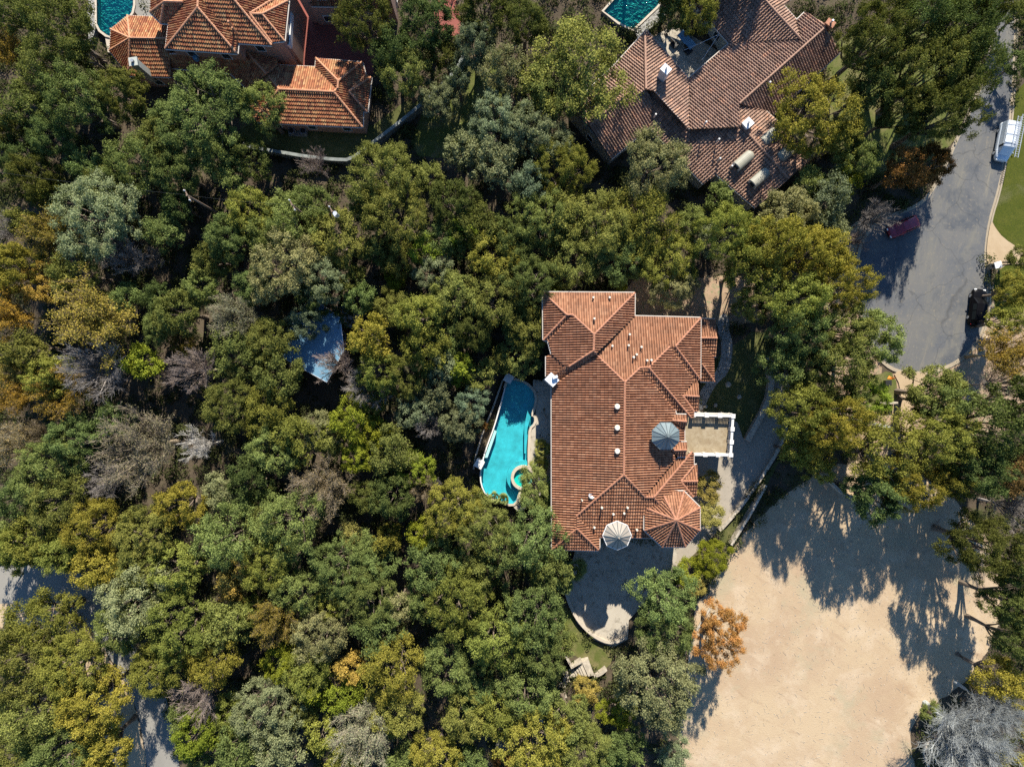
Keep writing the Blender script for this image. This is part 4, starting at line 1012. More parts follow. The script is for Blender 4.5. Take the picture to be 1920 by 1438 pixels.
# ================================================================ VEHICLES
def loft(rings, close=True):
    mb = MB(); n = len(rings[0])
    for i in range(len(rings) - 1):
        for k in range(n if close else n - 1):
            k2 = (k + 1) % n
            mb.poly([rings[i][k], rings[i][k2], rings[i + 1][k2], rings[i + 1][k]])
    mb.poly(rings[0][::-1]); mb.poly(rings[-1]); return mb
def interp(tab, x):
    for (x0, *a), (x1, *b) in zip(tab[:-1], tab[1:]):
        if x0 <= x <= x1:
            t = (x - x0) / (x1 - x0); return [u + (v - u) * t for u, v in zip(a, b)]
    return list(tab[-1][1:]) if x > tab[-1][0] else list(tab[0][1:])
def car(name, px, py, ang, L, Wd, body_tab, cab_tab, mat, label, roof_mat=None, wheel_r=.35):
    """nose towards +x before turning. body_tab: x, half width, top z ; cab_tab: x, half width at sill, half width at roof, roof z"""
    p = P(px, py); t = empty(name, (p.x, p.y, .03), ang, label, 'car' if 'van' not in name else 'van')
    rings = []
    for i in range(25):
        x = -L / 2 + L * i / 24; w_, zt = interp(body_tab, x); zb = .26
        rings.append([(x, -w_ * .93, zb), (x, -w_, zb + .22), (x, -w_, zt * .72), (x, -w_ * .95, zt * .92), (x, -w_ * .80, zt), (x, 0, zt + .03), (x, w_ * .80, zt), (x, w_ * .95, zt * .92), (x, w_, zt * .72), (x, w_, zb + .22), (x, w_ * .93, zb)])
    loft(rings).build('body', M[mat], t, smooth=True, loc=(0, 0, 0))
    # cabin: pillars and roof painted, glass set just proud
    xs = [c[0] for c in cab_tab]; rings = []
    for x, ws, wr, z in cab_tab:
        zs = interp(body_tab, x)[1] - .04; z = max(z, zs + .02)
        rings.append([(x, -ws, zs), (x, -wr * 1.02, z - .06 if z > zs + .1 else z), (x, -wr * .85, z), (x, 0, z + .03), (x, wr * .85, z), (x, wr * 1.02, z - .06 if z > zs + .1 else z), (x, ws, zs)])
    cb = loft(rings).build('cabin', M[roof_mat or mat], t, loc=(0, 0, 0))
    def pane(nm, pts, lift):
        mb = MB(); a, b, c = Vector(pts[0]), Vector(pts[1]), Vector(pts[2]); nn = (b - a).cross(c - a).normalized()
        if nn.dot(Vector(lift)) < 0: nn = -nn
        q = [Vector(v) + nn * .012 for v in pts]; mb.poly(q); mb.build(nm, M['carglass'], t, loc=(0, 0, 0))
    r = rings
    def lerp(a, b, f): return tuple(u + (v - u) * f for u, v in zip(a, b))
    fr, f2 = r[-1], r[-2]; rr, r2 = r[0], r[1]
    pane('windshield', [lerp(fr[0], fr[6], .06), lerp(f2[1], f2[5], .06), f2[3], lerp(f2[5], f2[1], .06), lerp(fr[6], fr[0], .06)], (1, 0, 1))
    pane('rear_window', [lerp(rr[0], rr[6], .1), lerp(r2[1], r2[5], .1), r2[3], lerp(r2[5], r2[1], .1), lerp(rr[6], rr[0], .1)], (-1, 0, 1))
    for sgn, (i0, i1) in ((-1, (0, 1)), (1, (6, 5))):
        for k in range(1, len(r) - 2):
            A0, A1, B0, B1 = r[k][i0], r[k][i1], r[k + 1][i0], r[k + 1][i1]
            q = [lerp(lerp(A0, B0, .06), lerp(A1, B1, .06), .12), lerp(lerp(A0, B0, .94), lerp(A1, B1, .94), .12), lerp(lerp(A0, B0, .94), lerp(A1, B1, .94), .9), lerp(lerp(A0, B0, .06), lerp(A1, B1, .06), .9)]
            if abs(B0[0] - A0[0]) > .3: pane('side_window', q, (0, sgn, .2))
    for sx in (-1, 1):
        for sy in (-1, 1):
            x = sx * L * .30; y = sy * (Wd / 2 - .10)
            mb = MB(); mb.tube([(x, y - .11, wheel_r), (x, y + .11, wheel_r)], wheel_r, 18); wh = mb.build('wheel', M['rubber'], t, loc=(0, 0, 0))
            mb = MB(); mb.tube([(x, y + sy * .10, wheel_r), (x, y + sy * .125, wheel_r)], wheel_r * .62, 14); mb.build('rim', M['alu'], wh, loc=(0, 0, 0))
    fw, fz = interp(body_tab, L / 2 - .12); bw, bz = interp(body_tab, -L / 2 + .08)
    for sy in (-1, 1):
        mb = MB(); mb.box((L / 2 - .13, sy * fw * .74, fz * .86), (.26, .34, .16)); mb.build('headlight', M['lamp_w'], t, bevel=.03, loc=(0, 0, 0))
        mb = MB(); mb.box((-L / 2 + .06, sy * bw * .80, bz * .82), (.14, .22, .22)); mb.build('taillight', M['lamp_r'], t, bevel=.02, loc=(0, 0, 0))
        xm = cab_tab[-2][0] + .35; mb = MB(); mb.box((xm, sy * (Wd / 2 + .10), 1.02), (.12, .22, .15)); mb.build('mirror', M[mat], t, bevel=.03, loc=(0, 0, 0))
    return t
# black suv, nose up the picture
def heading(dx, dy): return math.atan2(-dy, dx)
suv_b = [(-2.4, .84, .92), (-2.25, .95, 1.0), (-1.2, .97, 1.02), (.7, .97, 1.02), (1.3, .95, .98), (2.0, .90, .90), (2.3, .78, .80), (2.4, .62, .66)]
suv_c = [(-2.25, .80, .72, 1.0), (-1.85, .88, .70, 1.68), (-.6, .90, .70, 1.76), (.35, .89, .68, 1.70), (1.15, .86, .70, 1.02)]
car('parked_car', 1826.5, 577, heading(3, -25), 4.8, 1.94, suv_b, suv_c, 'black_paint', 'black car parked against the right kerb of the turning circle')
hat_b = [(-2.1, .80, .85), (-1.95, .88, .95), (-1.0, .90, .96), (.6, .90, .94), (1.2, .88, .88), (1.75, .82, .78), (2.0, .70, .68), (2.1, .55, .58)]
hat_c = [(-1.98, .74, .66, .95), (-1.55, .82, .62, 1.42), (-.5, .83, .62, 1.50), (.25, .82, .60, 1.46), (1.2, .80, .64, .92)]
car('parked_car', 1688, 428, heading(-54, 24), 4.2, 1.82, hat_b, hat_c, 'red_paint', 'dark red car parked in tree shade on the left side of the street')
van_b = [(-2.5, .90, 1.02), (-2.4, .97, 1.06), (1.0, .97, 1.06), (1.7, .95, 1.02), (2.2, .86, .92), (2.4, .75, .80), (2.5, .60, .62)]
van_c = [(-2.45, .93, .84, 1.3), (-2.38, .93, .82, 2.02), (-1.0, .93, .82, 2.08), (.55, .93, .80, 2.06), (1.0, .92, .78, 1.92), (1.85, .86, .72, 1.06)]
VX, VY, VA = 1876.5, 271, heading(-13, 66)
van = car('work_van', VX, VY, VA, 5.0, 1.94, van_b, van_c, 'van_paint', 'white work van with ladders on its roof rack, parked by the right kerb')
# panels hide the rear side windows of a delivery van: white skins
for sy in (-1, 1):
    mb = MB(); mb.box((-.8, sy * .92, 1.5), (3.0, .03, .86)); mb.build('side_panel', M['van_paint'], van, loc=(0, 0, 0))
rk = MB()
for x in (-1.9, -.6, .5):
    rk.tube([(x, -.85, 2.16), (x, .85, 2.16)], .03, 6)
    for y in (-.75, .75): rk.tube([(x, y, 2.0), (x, y, 2.16)], .025, 6)
rk.build('roof_rack', M['alu'], van, loc=(0, 0, 0))
def ladder(y, x0, x1, z, wd, lb, n):
    c, s_ = math.cos(VA), math.sin(VA); vp = P(VX, VY)
    t = empty('ladder', (vp.x, vp.y, .03), VA, lb, 'ladder', 'ladders on the van')
    for sy in (-1, 1):
        mb = MB(); mb.box(((x0 + x1) / 2, y + sy * wd / 2, z), (x1 - x0, .05, .09)); mb.build('rail', M['alu'], t, loc=(0, 0, 0))
    for k in range(n):
        x = x0 + (x1 - x0) * (k + .5) / n; mb = MB(); mb.tube([(x, y - wd / 2, z), (x, y + wd / 2, z)], .025, 6); mb.build('rung', M['alu'], t, loc=(0, 0, 0))
ladder(.28, -3.0, 1.1, 2.26, .42, 'shorter ladder lying on the van roof nearest its middle', 14)
ladder(.82, -3.3, 2.4, 2.30, .45, 'longer ladder overhanging the kerb side of the white van', 19)

# ================================================================ STREET FURNITURE
def lamp_post(px, py, label):
    p = P(px, py, 3.2); t = empty('street_lamp', (p.x, p.y, 0), label=label, cat='street lamp')
    mb = MB(); mb.tube([(p.x, p.y, 0), (p.x, p.y, .25), (p.x, p.y, .26), (p.x, p.y, 2.8)], [.14, .12, .06, .05], 8); mb.build('pole', M['iron'], t)
    mb = MB(); mb.tube([(p.x, p.y, 2.8), (p.x, p.y, 3.15), (p.x, p.y, 3.3)], [.12, .2, .03], 6); mb.build('lantern', M['iron'], t)
    mb = MB(); mb.box((p.x - .35, p.y, 2.6), (.06, 1.0, .22)); mb.build('sign_blade', M['white'], t)
lamp_post(1611, 508, 'black lamp post on the left edge of the turning circle')
def mailbox(px, py, h, label):
    p = P(px, py, h); t = empty('mailbox', (p.x, p.y, 0), label=label, cat='mailbox')
    mb = MB(); mb.box((p.x, p.y, h / 2), (.75, .7, h), R(15)); mb.build('pillar', M['stone'], t, bevel=.03)
    mb = MB(); mb.box((p.x, p.y, h + .06), (.95, .85, .14), R(15)); mb.build('cap', M['chim_w'], t, bevel=.02)
    mb = MB(); mb.box((p.x - .36, p.y - .1, h - .35), (.2, .3, .3), R(15)); mb.build('box_door', M['iron'], t)
mailbox(1871, 497, 1.7, 'pale capped stone mailbox at the corner of the tan driveway')
p = P(1666, 718, .6); t = empty('utility_box', (p.x, p.y, 0), label='small black utility box on the patchy grass below the turning circle', cat='utility box')
mb = MB(); mb.box((p.x, p.y, .3), (.75, .65, .6)); mb.build('cabinet', M['black'], t, bevel=.03)
mb = MB(); mb.box((p.x, p.y, .63), (.8, .7, .06)); mb.build('lid', M['iron'], t)
p = P(1671, 708.5); mb = MB(); mb.poly([(p.x - .55, p.y - .12, .05), (p.x + .1, p.y - .2, .05), (p.x + .6, p.y + .1, .12), (p.x + .05, p.y + .05, .2), (p.x - .3, p.y + .3, .06)]); mb.poly([(p.x - .55, p.y - .12, .03), (p.x + .1, p.y - .2, .03), (p.x + .6, p.y + .1, .1), (p.x + .05, p.y + .05, .18), (p.x - .3, p.y + .3, .04)][::-1])
tag(mb.build('tarp', M['orange']), 'small bright orange scrap of tarp at the grass edge by the road', 'tarp')
p = P(1851, 640, 1.0); t = empty('waste_bin', (p.x, p.y, 0), label='blue wheelie bin in shade at the lower right of the turning circle', cat='bin')
mb = MB(); mb.prism(ccw([(p.x - .3, p.y - .35), (p.x + .3, p.y - .35), (p.x + .3, p.y + .35), (p.x - .3, p.y + .35)]), .1, .95); mb.build('bin_body', M['blue_plastic'], t, bevel=.03)
mb = MB(); mb.box((p.x, p.y, 1.0), (.68, .8, .09)); mb.build('lid', M['blue_plastic'], t, bevel=.02)
for sy in (-1, 1):
    mb = MB(); mb.tube([(p.x + .3 * sy - .03, p.y + .35, .12), (p.x + .3 * sy + .03, p.y + .35, .12)], .12, 10); mb.build('wheel', M['rubber'], t)
t = empty('lumber_pile', P(1838, 636), label='few pale boards lying beside the blue bin', cat='lumber')
for k in range(3):
    p = P(1836 + k * 3.2, 634 + k * 2.6); mb = MB(); mb.box((p.x, p.y, .06 + .05 * k), (.22, 1.7, .05), R(-40)); mb.build('board', M['wood'], t)

# power line
poles = []
for (x, y, h, lb) in ((350, 366, 12.5, 'utility pole with white insulators in the dark gap at upper left'), (547, 384, 12.0, 'utility pole with a black crossarm in the leafy canopy'), (622, 396, 12.0, 'utility pole carrying a pale transformer in the canopy')):
    p = P(x, y, h); poles.append(p); t = empty('utility_pole', (p.x, p.y, 0), label=lb, cat='utility pole', group='poles of the power line')
    mb = MB(); mb.tube([(p.x, p.y, 0), (p.x, p.y, h)], [.16, .11], 8); mb.build('pole', M['polewood'], t)
    mb = MB(); mb.box((p.x, p.y, h - .3), (1.6, .12, .12), R(-60)); mb.build('crossarm', M['polewood'], t)
    for k in (-1, 1):
        q = Vector((p.x + math.cos(R(-60)) * .65 * k, p.y + math.sin(R(-60)) * .65 * k, h - .2)); mb = MB(); mb.tube([q, q + Vector((0, 0, .28))], [.09, .05], 8); mb.build('insulator', M['chim_w'], t)
p = poles[2]; mb = MB(); mb.tube([(p.x + .3, p.y - .2, 10.6), (p.x + .3, p.y - .2, 11.8)], .26, 12); mb.build('transformer', M['alu'], bpy.data.objects['utility_pole.002'])
ends = [P(-40, 318, 12.5)] + poles
for i in range(3):
    a, b = ends[i], ends[i + 1]; mb = MB(); pts = [a.lerp(b, f) + Vector((0, 0, .1 - 3.2 * f * (1 - f) * (1 if i != 2 else .2))) for f in [k / 12 for k in range(13)]]
    mb.tube(pts, .012, 4)
    tag(mb.build('power_cable', M['iron']), ('long sagging cable running to the left edge of the picture', 'cable between the gap pole and the crossarm pole', 'short cable between the two poles in the canopy')[i], 'cable', 'cables of the power line')
# ================================================================ TREES
def unit(v): return v / (np.linalg.norm(v, axis=-1, keepdims=True) + 1e-9)
def dome_points(r, n, low=-.25):
    z = r.uniform(low, 1, n); a = r.uniform(0, 2 * np.pi, n); s = np.sqrt(1 - z * z)
    return np.stack([s * np.cos(a), s * np.sin(a), z], 1)
def trunk_mesh(name, R_, hc, seed, lobes, rad):
    rr = random.Random(seed); mb = MB()
    fork = hc * .45
    j = lambda s: rr.uniform(-s, s)
    t0 = [(0, 0, -.1), (j(.1), j(.1), fork * .5), (j(.2), j(.2), fork)]
    mb.tube(t0, [rad * 1.5, rad, rad * .85], 8)
    top = Vector(t0[-1])
    for d in lobes:
        e = Vector((d[0] * R_ * .72, d[1] * R_ * .72, hc + d[2] * R_ * .45))
        m = top.lerp(e, .5) + Vector((j(.3), j(.3), j(.2) - .25))
        mb.tube([top, m, e], [rad * .55, rad * .32, rad * .08], 5)
        for k in range(2):
            q = m.lerp(e, rr.uniform(.2, .7)); f = q + Vector((j(1), j(1), rr.uniform(.1, .9))) * R_ * .28
            mb.tube([q, f], [rad * .2, rad * .04], 4)
    me = bpy.data.meshes.new(name); me.from_pydata(mb.v, [], mb.f); me.update(); return me
def broad_tree(tag_, R_, hc, seed, leaf=.27, lobes=10, cre=.50, per=230, pr=.80, flat=.80, dens=1.75):
    """an evergreen oak like crown: lobes, clumps on the lobes, leaf sprays on the clumps"""
    r = np.random.default_rng(seed)
    ld = []
    while len(ld) < lobes:                       # well spread lobe directions
        c = dome_points(r, 1, -.05)[0]
        if all(np.dot(c, q) < math.cos(2.0 / math.sqrt(lobes) * .75) for q in ld) or r.random() < .02: ld.append(c)
    ld = np.array(ld); lr = r.uniform(.80, 1.12, lobes)
    n = int((R_ / pr) ** 2 * dens)
    d = dome_points(r, n * 2, -.22)
    cs = d @ ld.T; k = cs.argmax(1); ang = np.arccos(np.clip(cs.max(1), -1, 1)) * math.sqrt(lobes) / 2.0
    rad = lr[k] * (1 - cre * np.clip(ang, 0, 1.15) ** 1.6)
    keep = r.uniform(0, 1, len(d)) > .35 * np.clip(ang, 0, 1) ** 2
    d = d[keep][:n]; rad = rad[keep][:n]
    inner = r.uniform(0, 1, len(d)) < .14; rad = np.where(inner, rad * r.uniform(.5, .8, len(d)), rad)
    cen = d * (rad * (R_ - pr * .55))[:, None]; cen[:, 2] *= flat; cen[:, 2] += hc
    cr = pr * r.uniform(.55, 1.4, len(cen)); cv = r.uniform(0, 1, len(cen))
    cnt = (per * (cr / pr) ** 2).astype(int)
    idx = np.repeat(np.arange(len(cen)), cnt); m = len(idx)
    ax = unit(d * .8 + r.normal(size=d.shape) * .45 + np.array([0, 0, .2]))       # every spray points its own way
    ld2 = unit(r.normal(size=(m, 3)) + d[idx] * .45 + np.array([0, 0, .30]))
    rr = cr[idx] * r.uniform(0, 1, m) ** .45 * (1 + .30 * np.sin(ld2[:, 0] * 9 + idx) * np.sin(ld2[:, 1] * 8 + idx * 2)) * (1 + .35 * np.minimum(np.abs(r.normal(size=m)), 1.6) ** 3 * .25)
    C = cen[idx] + ld2 * rr[:, None] * np.array([1, 1, .8]) + ax[idx] * (rr * r.uniform(0, .7, m))[:, None]
    nv = unit(ld2 * .45 + r.normal(size=(m, 3)) * .62 + np.array([0, .12, .62]))
    sz = leaf * r.uniform(.55, 1.4, m)
    V, Lp, ct = leaf_quads(C, nv, sz, r)
    var = np.clip(.55 * r.uniform(0, 1, m) + .45 * cv[idx], 0, 1)
    return (trunk_mesh(tag_ + '_trunk', R_, hc, seed, ld, .06 * R_ + .08), np_mesh(tag_ + '_crown', V, Lp, ct, var))
def twig_tree(tag_, R_, hc, seed, leafn=0, leaf=.2, thick=1.0, limbs=9, sec=9, ter=9, up=.55, leafout=.55):
    """bare branching crown, with loose leaves at the twig ends when leafn > 0"""
    r = np.random.default_rng(seed); rr = random.Random(seed)
    mb = MB(); fork = hc * .55
    mb.tube([(0, 0, -.1), (.05, .1, fork * .5), (0, 0, fork)], [.05 * R_ + .1, .04 * R_ + .05, .03 * R_ + .05], 7)
    tw = MB(); ends = []
    for i in range(limbs):
        az = 2 * math.pi * (i + rr.uniform(-.3, .3)) / limbs; el = rr.uniform(.25, 1.35)
        d = Vector((math.cos(az) * math.cos(el), math.sin(az) * math.cos(el), math.sin(el)))
        L = R_ * rr.uniform(.72, .98); base = Vector((0, 0, fork))
        p1 = base + Vector((d.x * L * .45, d.y * L * .45, (hc - fork) * .6 + d.z * L * .25)); p2 = base + Vector((d.x * L, d.y * L, (hc - fork) + d.z * L * .62))
        mb.tube([base, p1, p2], [.026 * R_, .017 * R_, .006 * R_], 5)
        for j in range(sec):
            f = .22 + .78 * (j + rr.random()) / sec; q = base.lerp(p1, f * 2) if f < .5 else p1.lerp(p2, (f - .5) * 2)
            a2 = az + rr.uniform(-1.35, 1.35); e2 = el + rr.uniform(-.6, .6)
            d2 = Vector((math.cos(a2) * math.cos(e2), math.sin(a2) * math.cos(e2), math.sin(e2) + .1)); L2 = R_ * rr.uniform(.22, .48) * (1.15 - f * .4)
            m2 = q + d2 * L2 * .5 + Vector((rr.uniform(-.1, .1), rr.uniform(-.1, .1), .05)) * R_ * .2; e_ = q + d2 * L2
            tw.tube([q, m2, e_], [.0075 * R_ * thick, .005 * R_ * thick, .0022 * R_ * thick], 3, cap=False)
            for k in range(ter):
                f3 = .25 + .75 * rr.random(); q3 = q.lerp(m2, f3 * 2) if f3 < .5 else m2.lerp(e_, f3 * 2 - 1)
                d3 = (d2 + Vector((rr.uniform(-1.1, 1.1), rr.uniform(-1.1, 1.1), rr.uniform(-.5, .9)))).normalized(); L3 = R_ * rr.uniform(.09, .22)
                e3 = q3 + d3 * L3
                tw.tube([q3, q3 + d3 * L3 * .5 + Vector((rr.uniform(-.03, .03), rr.uniform(-.03, .03), .02)) * R_, e3], [.0042 * R_ * thick, .0032 * R_ * thick, .0018 * R_ * thick], 3, cap=False)
                ends.append((q3, e3))
    trunk = bpy.data.meshes.new(tag_ + '_trunk'); trunk.from_pydata(mb.v, [], mb.f); trunk.update()
    tm = bpy.data.meshes.new(tag_ + '_branches'); tm.from_pydata(tw.v, [], tw.f); tm.update()
    lm = None
    if leafn:
        E0 = np.array([e[0] for e in ends]); E1 = np.array([e[1] for e in ends]); k = r.integers(0, len(E0), leafn)
        t = r.uniform(.2, 1.12, leafn)[:, None]; C = E0[k] * (1 - t) + E1[k] * t + r.normal(size=(leafn, 3)) * .035 * R_
        nv = unit(r.normal(size=(leafn, 3)) + np.array([0, 0, .5])); V, Lp, ct = leaf_quads(C, nv, leaf * r.uniform(.6, 1.3, leafn), r, .55)
        lm = np_mesh(tag_ + '_crown', V, Lp, ct, np.clip(r.uniform(0, 1, leafn) * .6 + .4 * r.uniform(0, 1, len(ends))[k], 0, 1))
    return (trunk, lm, tm)
def palm(tag_, seed):
    rr = random.Random(seed); mb = MB(); mb.tube([(0, 0, -.1), (.1, 0, 1.6), (.05, .05, 3.0)], [.24, .18, .17], 8)
    V = []; fr = MB()
    for i in range(34):
        az = rr.uniform(0, 2 * math.pi); el = rr.uniform(-.35, 1.3); L = rr.uniform(.8, 1.15)
        d = Vector((math.cos(az) * math.cos(el), math.sin(az) * math.cos(el), math.sin(el))); base = Vector((.05, .05, 3.0)); q = base + d * L
        side = d.cross(Vector((0, 0, 1))).normalized(); upv = side.cross(d)
        fr.tube([base, q], [.025, .015], 3, cap=False)
        for k in range(15):                               # a fan of narrow blades
            a = (k / 14 - .5) * 4.0
            bd = (d * math.cos(a) + side * math.sin(a)).normalized(); e = q + bd * rr.uniform(.55, .8) + Vector((0, 0, -.14 - .1 * abs(a))); wv = bd.cross(upv).normalized() * .045
            m = q.lerp(e, .5) + Vector((0, 0, .06))
            fr.poly([q - wv * .4, m - wv, e, m + wv, q + wv * .4])
    t = bpy.data.meshes.new(tag_ + '_trunk'); t.from_pydata(mb.v, [], mb.f); t.update()
    me = bpy.data.meshes.new(tag_ + '_crown'); me.from_pydata(fr.v, [], fr.f); me.update()
    a = me.attributes.new('leafvar', 'FLOAT', 'FACE'); a.data.foreach_set('value', [rr.random() for _ in range(len(me.polygons))])
    return (t, me)

PROTO = {}
def protos():
    s = 100
    for i in range(6): PROTO['L', i] = (6.4, 7.0, broad_tree('oak', 6.4, 7.0, s + i, (.18, .22, .20)[i % 3], (16, 13, 20)[i % 3], (.42, .50, .36)[i % 3], (165, 130, 150)[i % 3], (.55, .70, .60)[i % 3], .66, 1.75))
    for i in range(6): PROTO['M', i] = (4.2, 6.0, broad_tree('tree', 4.2, 6.0, s + 20 + i, (.17, .22, .19)[i % 3], (10, 8, 12)[i % 3], (.40, .50, .34)[i % 3], (165, 120, 150)[i % 3], (.50, .62, .50)[i % 3], .80, 1.9))
    for i in range(5): PROTO['S', i] = (2.4, 3.8, broad_tree('small_tree', 2.4, 3.8, s + 40 + i, .18, 7, .36, 140, .44, .9, 1.9))
    for i in range(3): PROTO['G', i] = (4.2, 5.4, twig_tree('golden_tree', 4.2, 5.4, s + 60 + i, 15000, .17, .8, 15, 12, 9))
    for i in range(3): PROTO['T', i] = (4.2, 5.4, twig_tree('thin_tree', 4.2, 5.4, s + 70 + i, 8000, .15, .9, 17, 13, 11))
    for i in range(3): PROTO['N', i] = (4.2, 5.4, twig_tree('bare_tree', 4.2, 5.4, s + 80 + i, 0, .2, 1.0, 14, 14, 12))
    PROTO['V', 0] = (4.2, 5.4, twig_tree('silver_tree', 4.2, 5.4, s + 86, 0, .2, .62, 24, 20, 17))
    for i in range(2): PROTO['P', i] = (1.9, 3.0, palm('palm', s + 90 + i))
protos()
for o_, me in [(k, v[2]) for k, v in PROTO.items()]:
    pass

# colour of the leaves (or twigs) of each kind, words for the labels
KIND = {
 'd': ('dark green', 'oak', (.080, .096, .027)), 'o': ('mid green', 'oak', (.138, .158, .044)), 's': ('sage green', 'oak', (.192, .194, .088)),
 'b': ('bluish green', 'oak', (.140, .162, .086)), 'l': ('olive', 'oak', (.185, .182, .036)), 'y': ('yellow-green', 'tree', (.175, .20, .024)),
 'g': ('golden', 'tree', (.255, .18, .034)), 't': ('tan brown', 'tree', (.185, .140, .070)), 'w': ('straw coloured', 'tree', (.23, .20, .10)),
 'k': ('pale yellow', 'tree', (.27, .215, .055)), 'r': ('orange', 'tree', (.32, .165, .05)), 'u': ('rusty brown', 'tree', (.16, .088, .028)),
 'n': ('grey', 'bare tree', (.29, .27, .25)), 'p': ('brownish', 'bare tree', (.30, .225, .19)), 'x': ('white', 'dead tree', (.60, .57, .52)),
 'v': ('silvery', 'bare tree', (.235, .25, .255)), 'f': ('fan', 'palm', (.15, .17, .055)),
}
TREES = []   # (cx, cy, r, kind, crown height or None, label or None)
def T(s):
    for ln in s.strip().split('\n'):
        a = ln.split('|'); lab = a[1].strip() if len(a) > 1 else None
        f = a[0].split(); TREES.append((float(f[0]), float(f[1]), float(f[2]), f[3], float(f[4]) if len(f) > 4 else None, lab))
